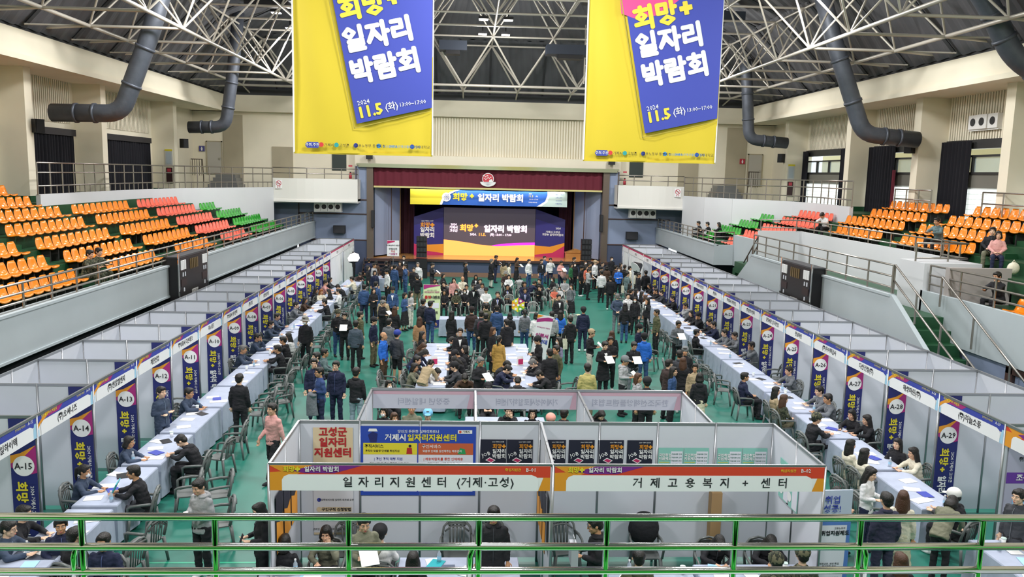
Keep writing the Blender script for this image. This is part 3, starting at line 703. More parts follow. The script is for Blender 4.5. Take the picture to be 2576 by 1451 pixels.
for i in range(-3, 3):
    for j in range(1, 10):
        q = (XC+1.65+3.3*i, 47.5-3.3*j, 16.35)
        for a in (0, 1):
            for b in (0, 1):
                if (i+a, j+b) in L1: strut(q, L1[(i+a, j+b)], .045, 2 if j < 5 else 3)
        if i < 2: strut(q, (q[0]+3.3, q[1], q[2]), .05, 3)
        if j < 9: strut(q, (q[0], q[1]-3.3, q[2]), .05, 3)
struts.sort(key=lambda t: t[0])
SFR = thing('space_frame', 'white tubular steel space frame carrying the hall roof', 'roof frame')
rest = MB()
for n, (pri, a, b, r) in enumerate(struts):
    d = b-a
    if n < 299: link('truss_tube', UC, SFR, M=Matrix.Translation((a+b)/2) @ d.to_track_quat('Z', 'Y').to_matrix().to_4x4() @ Matrix.Diagonal((r, r, d.length, 1)))
    else: rest.tube([a, b], r, 6, cap=False)
obj('truss_tubes', rest, trussm, SFR, smooth=True)['kind'] = 'stuff'
# floodlights
fb = MB().box(-.24, .24, -.2, .2, .03, .16).box(-.03, .03, -.03, .03, .16, .5).mesh('floodlight_body', black)
fe = MB().box(-.21, .21, -.17, .17, 0, .03).mesh('floodlight_lens', mat('lamp_lens', 'fff6ea', .4, emit=14))
nf = 0; PLC = ['upper left', 'upper right', 'lower left', 'lower right']
for lx, ly, lz in LAMPS:
    for q, (dx, dy, dz) in enumerate([(-.6, -1.5, .85), (.6, -1.5, .85), (-.6, 1.5, .65), (.6, 1.5, .65)]):
        centre = abs(lx-XC) < 1 and ly > 40
        if ly < 20: continue
        nf += 1; side = 'left' if lx < XC-1 else 'right' if lx > XC+1 else 'middle'
        t = thing('floodlight', ('lit rectangular floodlight under the roof, %s of the visible middle four' % PLC[q]) if centre else 'floodlight in the %s cluster on the %s side of the roof, %s lamp' % ('nearer' if ly < 35 else 'farther', side, PLC[q]), 'ceiling lamp', (lx+dx, ly+dy, lz+dz+.12), 0, 'roof floodlights')
        link('housing', fb, t); link('lens', fe, t)
# dark vent boxes under the roof
vb = mat('blue_black_box', '2c3442', .6)
for i, (x, y, z, w) in enumerate([(-1.1, 46, 13.2, 1.5), (5.2, 45, 13.0, 2.6), (5.8, 40, 14.9, 2.6), (-2.0, 38, 14.8, 1.5), (11.2, 41, 14.2, 4), (-9.6, 40, 14.3, 4)]):
    o = thing('ventilation_box', 'dark blue ventilation box hung under the roof, %s' % ['left of the lit floodlights', 'right of the lit floodlights', 'high right near the ladder', 'high by the left banner', 'above the right duct', 'above the left duct'][i], 'vent', (x, y, z))
    obj('casing', bx(-w/2, w/2, -.5, .5, 0, .5), vb, o); obj('grille', bx(-w/4, w/4, -.4, .4, -.2, 0), black, o)
# cat ladder hanging by the right banner
la = thing('access_ladder', 'white access ladder hanging left of the right banner', 'ladder', (6.75, 46.5, 11.7))
for x in (-.55, 0, .45): obj('stile', MB().tube([(x, 0, 0), (x, 0, 3.2)], .035, 6), trussm, la)
for k in range(8): obj('rung', MB().tube([(-.55, 0, .2+.4*k), (.45, 0, .2+.4*k)], .028, 6), trussm, la)
# ducts
def duct(label, pts, r):
    t = thing('ventilation_duct', label, 'duct', pts[0], 0, 'round ducts dropping from the roof'); b = Vector(pts[0]); P = [Vector(p)-b for p in pts]; out = [P[0]]
    for i in range(1, len(P)-1):          # rounded elbow
        a, c, d = P[i-1], P[i], P[i+1]; ra = min(.55, (c-a).length*.4, (d-c).length*.4); p0 = c+(a-c).normalized()*ra; p2 = c+(d-c).normalized()*ra
        out += [p0*(1-q)**2+c*2*q*(1-q)+p2*q*q for q in [k/5 for k in range(6)]]
    out.append(P[-1]); obj('duct_pipe', MB().tube(out, r, 20), ductm, t, smooth=True)
    for a, bq, q in ((0, 1, .35), (0, 1, .62), (1, 2, .35), (1, 2, .8)):
        p = P[a].lerp(P[bq], q); d = (P[bq]-P[a]).normalized()*.05; obj('duct_collar', MB().tube([p-d, p+d], r+.035, 20), ductm, t, smooth=True)
duct('large dark round duct on the left wall, nearer one', [(-15.5, 31.5, 8.49), (-13.0, 31.5, 8.52), (-11.8, 31.5, 11.5), (-10.8, 31.5, 14.6)], .33)
duct('grey round duct on the left wall, farther one', [(-14.9, 44.5, 8.68), (-13.0, 44.5, 8.75), (-12.55, 44.5, 11.6), (-12.2, 44.5, 14.6)], .31)
duct('large grey round duct on the right wall, nearer one', [(18.2, 33, 8.38), (15.9, 33, 8.55), (14.4, 33, 12.2), (13.6, 33, 14.5)], .33)
duct('grey round duct on the right wall, farther one', [(17.8, 46, 8.7), (15.6, 46, 8.85), (15.3, 46, 12), (15.1, 46, 13.2)], .31)
duct('grey duct at the upper right frame corner', [(18.7, 25.5, 9.6), (16.9, 25.5, 10.6), (15.9, 25.5, 12.2), (15.2, 25.5, 13)], .33)
# ---------------------------------------------------------------- windows and curtains
framem = mat('dark_window_frame', '2b2b2c', .4); gb = mat('glass_block', 'eef4f2', .25, emit=.8); outm = mat('facade_outside', 'c8bc8e', .8); leafm = mat('foliage_outside', '7a9a6a', .9)  # glass blocks emit light themselves, in place of daylight from outside
for i, (y0, y1, p) in enumerate([(22.3, 28.1, 5.15), (29.4, 33.1, 5.15), (35.0, 39.2, 5.15), (41.1, 47.3, 5.15)]):
    f = MB(); X = 19.55
    for z0, z1 in ((8.0, 8.35), (7.68, 7.76), (7.0, 7.1)): f.box(X-.06, X+.1, y0, y1, z0, z1)
    n = 4 if i in (0, 3) else 2
    for k in range(n+1): y = y0+(y1-y0)*k/n; f.box(X-.05, X+.08, y-.05, y+.05, 7.0, 7.7)
    w = struct('window_%d' % (i+1), f, framem)
    for k in range(n): a = y0+(y1-y0)*k/n; obj('pane', bx(X+.03, X+.04, a+.05, a+(y1-y0)/n-.05, 7.1, 7.68), glassw, w)
    obj('spandrel_panel', bx(X-.02, X+.1, y0, y1, 6.5, 7.0), mat('grey_spandrel', '77756c', .6), w)
    g = MB(); y = y0
    while y < y1-.1:
        z = 5.25
        while z < 6.45: g.box(X-.03, X+.05, y+.012, y+.188, z+.012, z+.188); z += .2
        y += .2
    obj('glass_blocks', g, gb, w)['kind'] = 'stuff'
    obj('block_mortar', bx(X+.0, X+.03, y0, y1, 5.2, 6.5), mat('mortar', 'c8ccc8', .7), w)
tag(obj('neighbouring_building', MB().box(26, 27, 10, 60, 3, 12), outm), 'yellow-beige building seen through the right-hand windows', 'building')
k = 0
for a, b in ((41.0, 42.4), (46.6, 47.4), (36.9, 39.3), (34.9, 35.3), (31.2, 33.1), (28.0, 28.2), (22.3, 24.0)):
    k += 1; tag(obj('blackout_curtain', drape('c', a, b, 19.35, 5.2, 8.3, blackcloth, .06, .25, axis='y'), blackcloth, smooth=True), 'black blackout curtain on the right wall windows, number %s from the stage end' % ['two', 'one', 'three', 'four', 'five', 'six', 'seven'][k-1], 'curtain', 'blackout curtains on the right')
tag(obj('red_curtain', drape('c', 36.6, 36.9, 19.3, 5.2, 7.2, maroon, .05, .2, axis='y'), maroon, smooth=True), 'thin dark red curtain edge beside the black curtain, right wall', 'curtain')
for a, b, lab in ((26.2, 30.9, 'leftmost black curtain behind the left stand'), (32.1, 37.1, 'narrower black curtain between two left wall columns'), (38.3, 45.6, 'wide black curtain nearest the stage on the left wall')):
    o = thing('blackout_curtain', lab, 'curtain', (-17.4, a, 5.2), 0, 'blackout curtains on the left')
    obj('curtain_cloth', drape('c', 0, b-a, 0, 0, 2.65, blackcloth, .06, .25, axis='y'), blackcloth, o, smooth=True)
    obj('pelmet', bx(-.06, .12, 0, b-a, 2.62, 2.9), mat('pelmet_dark', '2e2b2e', .7), o)
# steps up to the gallery doors
for s, x, nm in ((-1, -16.2, 'left'), (1, 15.3, 'right')):
    o = thing('metal_steps', 'grey metal steps up to the %s gallery door' % nm, 'stairs', (x, 50.9, 5.2))
    stm = mat('checker_plate', '8b8c8e', .4, .6)
    for k in range(5): obj('step', bx(.1*k, 2.0-.1*k, .2*k, 1.9, .2*k, .2*(k+1)), stm, o)
    r = obj('handrail', MB().tube([(-.1 if s < 0 else 2.1, .1, 0), (-.1 if s < 0 else 2.1, .1, .9), (-.5 if s < 0 else 2.5, 1.2, 1.9), (-1.2 if s < 0 else 3.2, 1.2, 1.9)], .03, 6), mat('dark_rail', '5a5048', .4, .5), o)
    for k in range(5): xx = (-.55-.14*k) if s < 0 else (2.55+.14*k); obj('baluster', MB().tube([(xx, 1.2, .9), (xx, 1.2, 1.9)], .018, 5), MAT['dark_rail'], o)
# ---------------------------------------------------------------- railings
def railing(name, label, pts, hs, post=1.2, r=.028, m=steel, base=None, pick=None, posth=None, rr=None):
    t = thing(name, label, 'railing', pts[0]); o = Vector(pts[0]); P = [Vector(p)-o for p in pts]
    for h in hs: obj('rail', MB().tube([p+Vector((0, 0, h)) for p in P], rr or r, 8), m, t, smooth=True)
    L = [0]
    for a, b in zip(P, P[1:]): L.append(L[-1]+(b-a).length)
    def at(d):
        for i in range(len(P)-1):
            if d <= L[i+1]+1e-6: return P[i].lerp(P[i+1], (d-L[i])/max(1e-6, L[i+1]-L[i]))
        return P[-1]
    n = max(1, round(L[-1]/post)); pm = MB().tube([(0, 0, 0), (0, 0, max(hs))], r, 8, cap=False).mesh('post', m, True)
    for k in range(n+1): link('post', pm, t, at(L[-1]*k/n))
    if pick:
        km = MB().tube([(0, 0, 0), (0, 0, min(hs))], r*.7, 6, cap=False).mesh('picket', m, True)
        for k in range(n*2): 
            if k % 2: link('picket', km, t, at(L[-1]*k/(2*n)))
    return t
railing('stand_railing', 'three-rail steel railing on the left stand parapet', [(-9.93, 13.5, 3.42), (-9.93, 52.0, 3.42)], (.16, .36, .58), 1.25)
railing('stand_railing', 'steel railing on the right parapet near the stage', [(12.06, 52.0, 3.42), (12.06, 39.6, 3.42), (13.0, 39.6, 3.45)], (.16, .36, .58), 1.0)
railing('stand_railing', 'long steel railing above the right blue-grey wall', [(12.1, 22.6, 3.47), (12.1, 34.2, 3.47)], (.18, .5, .82), 1.4)
railing('stand_railing', 'steel railing in front of the orange seats on the inner right wall', [(15.06, 25.2, 4.33), (15.06, 36.5, 4.33), (13.2, 36.55, 4.33)], (.15, .5), 1.7)
railing('stand_railing', 'steel railing round the end of the right entrance', [(13.4, 23.8, 4.3), (15.0, 23.8, 4.3), (15.0, 25.2, 4.3)], (.1, .55), .9)
railing('stand_railing', 'three-rail steel railing at the far right edge stand', [(13.43, 11, 3.5), (13.43, 23.0, 3.5)], (.22, .48, .76), 1.5)
railing('handrail_stairs', 'sloping steel handrail down the near right stairs, outer', [(12.15, 22.6, 3.45), (12.15, 17.6, .9)], (.4, .85), 1.6)
railing('handrail_stairs', 'sloping steel handrail down the near right stairs, inner', [(13.2, 22.0, 3.2), (13.2, 17.2, .6)], (.85,), 1.6)
railing('handrail_stairs', 'dark sloping handrail on the far right stairs', [(12.3, 34.3, 3.4), (12.3, 37.2, 1.1)], (.4, .8), .8, m=MAT['dark_rail'])
for s, C, nm in ((-1, CL, 'left'), (1, CR, 'right')):
    pts = [(x, y, 5.5) for x, y in C]
    railing('gallery_railing', 'steel gallery railing curving along the %s walkway wall' % nm, pts, (.32, .8, 1.15), .95, pick=True)
    xa, xb = C[-1][0], (-7.0 if s < 0 else 9.2)
    railing('balcony_railing', 'two-rail railing on the white %s balcony' % nm, [(xa+(xb-xa)*t, 50.45+.8*t-.5*math.sin(PI*t), 6.08) for t in [q/8 for q in range(9)]], (.3, .62), 1.0)
for i, (y0, y1) in enumerate([(31.8, 34.6), (25.0, 28.5), (19, 23)]): railing('gallery_railing', 'short steel railing above the orange seats, right gallery, %s' % ['nearest the stage', 'second', 'near the frame edge'][i], [(18.3, y0, 5.15), (18.3, y1, 5.15)], (.3, .8, 1.2), 1.1)
railing('gallery_railing', 'short steel railing at the far left gallery edge', [(-16.2, 24.5, 5.2), (-16.2, 25.6, 5.2)], (.3, .8, 1.15), 1.1)
# foreground railing of the near stand
mb = MB(); mb.box(-12, 15, 5.9, 6.1, 2.3, 3.4); NP = struct('wall_parapet_near', mb, parap)
nt = MB()
for k in range(7): nt.box(-14, 17, 6.1-.8*(k+1)-.05, 6.1-.8*k, 2.0, 2.9+.37*k)
for k in range(6): nt.box(-14, 17, -8, 6.05-.8*(k+1), 2.0, 2.9+.37*(k+1))
struct('floor_terrace_near', nt, mat('green_stand_floor', '3cc04c', .35))
fr = thing('foreground_railing', 'polished steel railing across the foreground with green reflections', 'railing', (0, 6.0, 3.4))
xs = [-4.9, -3.9, -2.9, -1.91, -.9, .1, 1.1, 2.12, 3.13, 4.13, 5.1]
for h in (.6, .36, .16): obj('rail', MB().tube([(-6, 0, h+.0), (6, 0, h-.01)], .03, 16), chrome, fr, smooth=True)
for x in xs: obj('post', MB().tube([(x, 0, 0), (x, 0, .6)], .026, 14, cap=False), chrome, fr, smooth=True)
for x in (-2.97, .035, 3.19):
    obj('bent_end', MB().tube([(x, 0, 0), (x, 0, .28), (x+(.02 if x < 2.5 else -.02), 0, .345), (x+(.075 if x < 2.5 else -.075), 0, .37)], .026, 12), chrome, fr, smooth=True)
# ---------------------------------------------------------------- stand seats
prof = [(.0, .40), (.02, .43), (.10, .425), (.22, .40), (.34, .40), (.40, .44), (.43, .55), (.455, .67), (.47, .745)]   # (back distance, height)
def seatmesh(m):
    mb = MB(); n = 7; vs = []
    for i, (d, h) in enumerate(prof):
        wdt = (.20, .215, .225, .225, .225, .225, .22, .20, .15)[i]
        for k in range(n):
            t = -1+2*k/(n-1); cup = .03*t*t if i < 6 else 0; cy = -.035*t*t if i >= 5 else 0
            vs.append((t*wdt, d+cy, h+cup))
    N = len(prof); vs2 = [(x, y+.012, z-.03) for x, y, z in vs]
    fs = [(i*n+k, (i+1)*n+k, (i+1)*n+k+1, i*n+k+1) for i in range(N-1) for k in range(n-1)]
    o = N*n; fs += [tuple(o+q for q in f[::-1]) for f in fs]
    bd = [k for k in range(n)]+[i*n+n-1 for i in range(1, N)]+[(N-1)*n+k for k in range(n-2, -1, -1)]+[i*n for i in range(N-2, 0, -1)]
    fs += [(bd[i], bd[(i+1) % len(bd)], o+bd[(i+1) % len(bd)], o+bd[i]) for i in range(len(bd))]
    mb.add(vs2[:0]+vs+vs2, fs); return mb.mesh('seat_shell', m, True)
SM = {c: seatmesh(mat('seat_'+c, h, .22, coat=.4)) for c, h in (('orange', 'f58a18'), ('coral', 'ef6a55'), ('green', '2aa02a'))}
brk = MB().box(-.03, .03, .1, .36, .0, .38).mesh('seat_bracket', mat('bracket_dark', '20221f', .7))
OR = ['first', 'second', 'third', 'fourth', 'fifth', 'sixth', 'seventh', 'eighth', 'ninth', 'tenth', 'eleventh', 'twelfth', 'thirteenth', 'fourteenth']
def block(s, row, y0, y1, col, x=None, z=None, skip=(), part=''):
    n = int((y1-y0)/.5+.05); xf = (x if x is not None else (-(11.0+.8*row) if s < 0 else 13.14+.8*row)); zf = (z if z is not None else ROWZ[row])
    for k in range(n):
        if k in skip: continue
        y = y0+.25+.5*k
        t = thing('stadium_seat', '%s plastic seat, %s stand%s, row %s from front, %s counting from the camera end of its %s block' % (col, 'left' if s < 0 else 'right', part, OR[row], OR[k], {'green': 'green', 'coral': 'coral', 'orange': ('farther' if y0 > 29.5 else 'middle' if y0 > 24.5 else 'nearer')+' orange'}[col]), 'seat', (xf, y, zf), R(90) if s < 0 else R(-90), 'plastic seats of the %s stand' % ('left' if s < 0 else 'right'))
        t['label'] = '%s %s stand seat, %s row up, %s seat of %s block' % (col, ('left' if s < 0 else 'right')+part, OR[row], OR[k], {'green': 'green', 'coral': 'coral', 'orange': ('far' if y0 > 29.5 else 'middle' if y0 > 24.5 else 'near')+' orange'}[col])
        link('seat_shell', SM[col], t)
        if row < 3 or s > 0: link('seat_bracket', brk, t)
for row, bl in enumerate([[(17.0, 24.0, 'orange'), (26.0, 30.0, 'orange'), (32.0, 36.0, 'orange'), (37.8, 42.0, 'coral'), (43.0, 48.5, 'green')],
    [(18.5, 24.0, 'orange'), (25, 30, 'orange'), (31, 36, 'orange'), (36.8, 42, 'coral'), (42.6, 48.3, 'green')],
    [(20.5, 24.0, 'orange'), (25, 30, 'orange'), (30.9, 35.9, 'orange'), (36.8, 41.9, 'coral'), (42.5, 47.1, 'green')],
    [(24.9, 29.9, 'orange'), (30.8, 35.8, 'orange'), (36.7, 41.7, 'coral'), (42.4, 44.9, 'green')],
    [(24.9, 29.9, 'orange'), (30.7, 35.7, 'orange'), (36.6, 41.6, 'coral')], [(25.0, 29.6, 'orange')], [(26.5, 29.6, 'orange')]]):
    for a, b, c in bl: block(-1, row, a, b, c)
for row, bl in {0: [(40.2, 42.3, 'coral'), (44.8, 46.4, 'green')], 1: [(37.1, 42.1, 'coral'), (42.6, 46.6, 'green')], 2: [(37.2, 41.9, 'coral'), (42.3, 47.0, 'green')],
    3: [(24.9, 29.8, 'orange'), (30.8, 34.9, 'orange'), (36.7, 41.6, 'coral'), (42.3, 45.0, 'green')], 4: [(24.7, 29.7, 'orange'), (30.7, 35.7, 'orange'), (37.0, 41.4, 'coral')],
    5: [(24.7, 29.4, 'orange'), (30.6, 35.5, 'orange')], 6: [(25.0, 29.4, 'orange'), (30.5, 35.2, 'orange')]}.items():
    for a, b, c in bl: block(1, row, a, b, c)
block(1, 0, 16.2, 20.7, 'orange', 14.1, 2.92, part=' edge'); block(1, 1, 16.6, 20.6, 'orange', 14.9, 3.29, part=' edge'); block(1, 2, 17, 20.5, 'orange', 15.7, 3.66, part=' edge')
# ---------------------------------------------------------------- scoreboards
def scoreboard(s, x, y0, y1, lab):
    t = thing('scoreboard', lab, 'scoreboard', (x, (y0+y1)/2, 2.2), R(90) if s < 0 else R(-90), 'scoreboards'); w = (y1-y0)/2
    obj('cabinet', bx(-w, w, 0, .55, 0, 1.45), mat('board_black', '131216', .45), t)
    obj('top_cover', bx(-w, w, .02, .5, 1.44, 1.5), mat('board_top', '44464a', .5), t)
    f = obj('face_grille', MB().box(-w+.03, w-.03, -.015, 0, .05, 1.42), mat('board_face', '1a1719', .5, var=.1, vscale=10), t)
    for sx in (-1, 1):
        for k in range(3): obj('name_plate', bx(sx*(w-.32)-.24+.16*k, sx*(w-.32)-.1+.16*k, -.04, -.01, 1.05, 1.36), white, t)
        for k in range(2): obj('digit', bx(sx*(w-.35)-.12+.2*k, sx*(w-.35)-.04+.2*k, -.035, -.01, .82, .96), MAT['booth_panel_white'], t)
        obj('player_rows', MB().box(sx*(w-.35)-.26, sx*(w-.35)+.26, -.03, -.01, .5, .74), mat('board_red', '2c1816', .5), t)
        obj('digit', bx(sx*(w-.35)-.05, sx*(w-.35)+.03, -.035, -.01, .32, .44), MAT['booth_panel_white'], t)
    g = MB()
    for k in range(5): g.box(-.42+.17*k, -.32+.17*k, -.035, -.01, 1.0, 1.34)
    obj('lettering_strips', g, mat('board_gold', '6a5630', .5), t)
    obj('clock_frame', bx(-.3, .3, -.035, -.01, .08, .28), mat('board_pale', 'b8b8b4', .5), t); text('1 2 3 4', .2, black, t, (0, -.04, .18))
    obj('side_post', MB().tube([(-w-.05, 0, -.05), (-w-.05, 0, 1.6)], .03, 6), chrome, t); obj('side_post', MB().tube([(w+.05, 0, -.05), (w+.05, 0, 1.6)], .03, 6), chrome, t)
scoreboard(-1, -9.5, 27.0, 29.8, 'black scoreboard on the left parapet above the booths')
scoreboard(1, 11.6, 27.0, 29.6, 'black scoreboard on the right parapet above the booths')
# ---------------------------------------------------------------- air nozzles, wall speakers, signs
def nozzle(lab, x, y, z, n, rz=0, wid=.42):
    t = thing('air_diffuser', lab, 'air vent', (x, y, z), rz, 'white air diffusers with round nozzles'); wm = mat('white_metal', 'e8e8e6', .4)
    for k in range(n):
        xx = (k-(n-1)/2)*wid; cv = .12*abs(k-(n-1)/2)/n
        obj('nozzle_box', bx(xx-wid/2+.01, xx+wid/2-.01, cv, .6, -.27, .27), wm, t)
        obj('round_nozzle', MB().tube([(xx, cv-.02, 0), (xx, cv+.03, 0)], .15, 16), black, t, smooth=False)
    obj('mounting_plate', bx(-n*wid/2, n*wid/2, .1, .7, -.33, -.27), wm, t)
nozzle('white four-nozzle air diffuser under the left balcony', -8.9, 51.3, 4.35, 4)
nozzle('white four-nozzle air diffuser under the right balcony', 10.9, 51.3, 4.35, 4)
nozzle('white three-nozzle air diffuser high on the right wall', 19.3, 30.6, 9.0, 3, R(-90), .6)
def wallspk(lab, x, y, z, rz, w=.35, h=.5):
    t = thing('wall_speaker', lab, 'speaker', (x, y, z), rz, 'wall speakers'); obj('cabinet', bx(-w/2, w/2, 0, .3, -h/2, h/2), black, t); obj('grille', bx(-w/2+.03, w/2-.03, -.02, 0, -h/2+.03, h/2-.03), mat('grille_grey', '2e2f33', .8), t); obj('bracket', bx(-.03, .03, .3, .45, -.05, .05), steel, t)
wallspk('dark wall speaker on the nearer left column', -16.0, 31.6, 8.0, R(60)); wallspk('dark wall speaker on the farther left column', -15.9, 46.9, 7.9, R(60))
wallspk('dark wall speaker on the nearer right column', 18.1, 33.5, 8.1, R(-60)); wallspk('dark wall speaker on the farther right column', 18.1, 47.7, 7.9, R(-60))
wallspk('black speaker above the left booth row end', -8.3, 52.0, 2.9, 0, .75, .5); wallspk('black speaker above the right booth row end', 10.4, 52.0, 2.85, 0, .75, .5)
wallspk('slim black column speaker on the left stage edge', -6.2, 52.1, 3.6, 0, .2, 1.1); wallspk('slim black column speaker on the right stage edge', 8.4, 52.1, 3.6, 0, .2, 1.1)
wallspk('small black speaker under the left hanging banner', -6.4, 51.9, 7.5, 0, .4, .3); wallspk('small black speaker under the right hanging banner', 8.9, 51.9, 7.5, 0, .4, .3)
for lab, x, y in (('no-smoking sign on the left balcony', -11.6, 50.22), ('no-smoking sign on the right balcony', 12.75, 50.18)):
    t = thing('no_smoking_sign', lab, 'sign', (x, y-.04, 5.72), 0, 'no-smoking signs'); rs = mat('sign_red', 'c04050', .5)
    obj('backing', bx(-.2, .2, 0, .02, -.28, .24), white, t); obj('red_ring', MB().disc((0, -.005, .04), .16, 24), rs, t); obj('ring_middle', MB().disc((0, -.01, .04), .125, 24), white, t)
    obj('cigarette', MB().poly([(-.09, .02), (.09, .02), (.09, .05), (-.09, .05)], -.014), ink, t); obj('red_bar', MB().poly([(-.11, .12), (-.08, .15), (.11, -.04), (.08, -.07)], -.018), rs, t); text('금 연', .1, rs, t, (0, -.01, -.19))
for lab, x, y in (('fire extinguisher cabinet board on the left column by the gallery door', -16.6, 46.27), ('fire extinguisher cabinet board on the right column by the gallery door', 18.7, 47.47)):
    t = thing('notice_board', lab, 'notice board', (x, y, 5.6)); obj('frame', bx(-.2, .2, -.12, -.06, 1.05, 1.95), mat('notice_frame', 'cfd0cc', .4), t); obj('notice_sheet', bx(-.14, .14, -.13, -.12, 1.15, 1.8), mat('pale_notice', 'b8c4cc', .7), t)
    obj('yellow_header', bx(-.2, .2, -.13, -.12, 1.85, 1.95), yellow, t); obj('extinguisher_box', bx(-.16, .16, -.12, 0, .1, .95), mat('dark_red_box', '3a2224', .5), t); obj('red_label', bx(-.1, .1, -.14, -.12, .72, .9), MAT['sign_red'], t)
for lab, x in (('red fire extinguisher on the left balcony', -7.6), ('red fire extinguisher on the right balcony', 9.8)):
    t = thing('fire_extinguisher', lab, 'fire extinguisher', (x, 52.2, 6.1)); obj('cylinder_body', MB().tube([(0, 0, 0), (0, 0, .3), (0, 0, .36)], [.09, .09, .04], 12), MAT['sign_red'], t, smooth=True); obj('handle', bx(-.05, .05, -.02, .02, .36, .44), black, t); obj('sign_plate', bx(-.12, .12, -.01, 0, .75, .85), MAT['sign_red'], t)
# ---------------------------------------------------------------- hanging banners
def wavy(mb, x0, x1, y, z0, z1, mi=0, nx=24, nz=10, off=0.0, f=lambda x, z: .035*math.sin(x*2.6)+.02*math.sin(z*1.7+x*5)+.012*math.sin(x*9+z)):
    o = [(x0+(x1-x0)*i/nx, y+f(x0+(x1-x0)*i/nx, z0+(z1-z0)*k/nz)-off, z0+(z1-z0)*k/nz) for k in range(nz+1) for i in range(nx+1)]
    mb.add(o, [(k*(nx+1)+i, k*(nx+1)+i+1, (k+1)*(nx+1)+i+1, (k+1)*(nx+1)+i) for k in range(nz) for i in range(nx)], mi); return mb
def banner(x0, x1, y, lab, ZB):
    t = thing('hanging_banner', lab, 'banner', ((x0+x1)/2, y, 7.03), 0, 'two hanging event banners'); w = (x1-x0)/2; k = w/1.66
    yel = mat('banner_yellow', 'd2ba2c', .65, bump=.05, bscale=3); blu = mat('banner_blue', '3c48a8', .65); H = 5.2
    obj('cloth', wavy(MB(), -w, w, 0, 0, H), yel, t, smooth=True)
    obj('white_hem', bx(w-.015, w+.01, -.05, .05, 0, H), white, t); obj('white_hem', bx(-w-.01, -w+.015, -.05, .05, 0, H), white, t)
    obj('bottom_batten', bx(-w, w, -.02, .03, -.03, .02), yel, t); obj('top_batten', bx(-w, w, -.04, .04, H, H+.06), steel, t)
    for sx in (-1, 1): obj('suspension_cable', MB().tube([(sx*w*.9, 0, H), (sx*w*.9, 0, H+1.7)], .012, 5), steel, t)
    # tilted blue sheet: corners measured on the cloth
    P = [(-.15*k, .70), (w-.02, 1.12), (w-.02, H-.02), (-1.03*k, H-.02)]
    B = [(-.2*k, .62), (w-.02, 1.06), (w-.02, 1.12), (-.15*k, .70)]
    yb = -.075
    obj('blue_sheet', MB().poly(P, yb), blu, t); obj('sheet_edge', MB().poly([(-.22*k, .58), (w-.02, 1.04), (w-.02, 1.055), (-.21*k, .605)], yb-.002).poly([(-.22*k, .58), (-.2*k, .6), (-1.1*k, H-.02), (-1.13*k, H-.02)], yb-.002), mat('sheet_olive', 'a8983a', .6), t)
    obj('pink_corner', MB().poly([(-.86*k, 3.62), (-.5*k, 3.5), (.1*k, 3.62), (.55*k, 4.0), (.6*k, 5.1), (-1.03*k, 5.1)], yb-.001), mat('banner_pink', 'e04a8c', .6), t)
    wh = mat('banner_white', 'dcdce2', .6); ya = mat('banner_lemon', 'e4d044', .6); tl = R(13)
    text('희망', .6*k, ya, t, (-.02*k, yb-.012, ZB[0]), tilt=tl, bold=.042); text('✚', .4*k, ya, t, (.72*k, yb-.014, ZB[0]+.22), tilt=tl, bold=.03)
    text('일자리', .62*k, wh, t, (.36*k, yb-.012, ZB[1]), tilt=tl, bold=.042); text('박람회', .62*k, wh, t, (.54*k, yb-.012, ZB[2]), tilt=tl, bold=.042)
    text('2024', .15*k, wh, t, (.01*k, yb-.012, ZB[3]+.2), tilt=tl, bold=.01); text('11.5', .36*k, ya, t, (.17*k, yb-.012, ZB[3]), tilt=tl, bold=.035)
    text('(화)', .21*k, wh, t, (.68*k, yb-.012, ZB[3]+.12), tilt=tl, bold=.015); text('13:00~17:00', .13*k, wh, t, (1.18*k, yb-.012, ZB[3]+.21), tilt=R(9), bold=.01)
    bd = obj('organiser_badge', MB().poly([(-1.38*k, .16), (-1.34*k, .11), (-1.08*k, .11), (-1.04*k, .16), (-1.04*k, .2), (-1.08*k, .25), (-1.34*k, .25), (-1.38*k, .2)], yb), navyb, t)
    text('주최.주관', .085*k, wh, t, (-1.21*k, yb-.01, .18)); dk = ink
    for s, x, c in (('거제시', -.84, 'd03a3a'), ('고성군', -.48, '2a9a9a'), ('고용노동부 통영지청', .14, '2a3a8a'), ('KOSHIPA', .62, '3a8ac8'), ('거제대학교', 1.38, '2a3a9a')):
        mm = mat('logo_'+c, c, .6); tw = .09*k*len(s)*.5
        obj('organiser_logo', MB().disc(((x-.02)*k-tw*.5-.07, yb-.004, .19), .055, 14), mm, t); text(s, .085*k, dk if 'KO' not in s else mm, t, (x*k+.03, yb-.01, .18), bold=.004)
    text('한국조선해양플랜트협회', .075*k, MAT['logo_3a8ac8'], t, (1.0*k, yb-.01, .18), bold=.002)
banner(-4.24, -.95, 20, 'yellow and blue event banner hanging at left, dated 11.5', (3.38, 2.74, 2.02, 1.0)); banner(2.85, 6.26, 21, 'yellow and blue event banner hanging at right, dated 11.5', (3.56, 2.98, 2.26, 1.14))
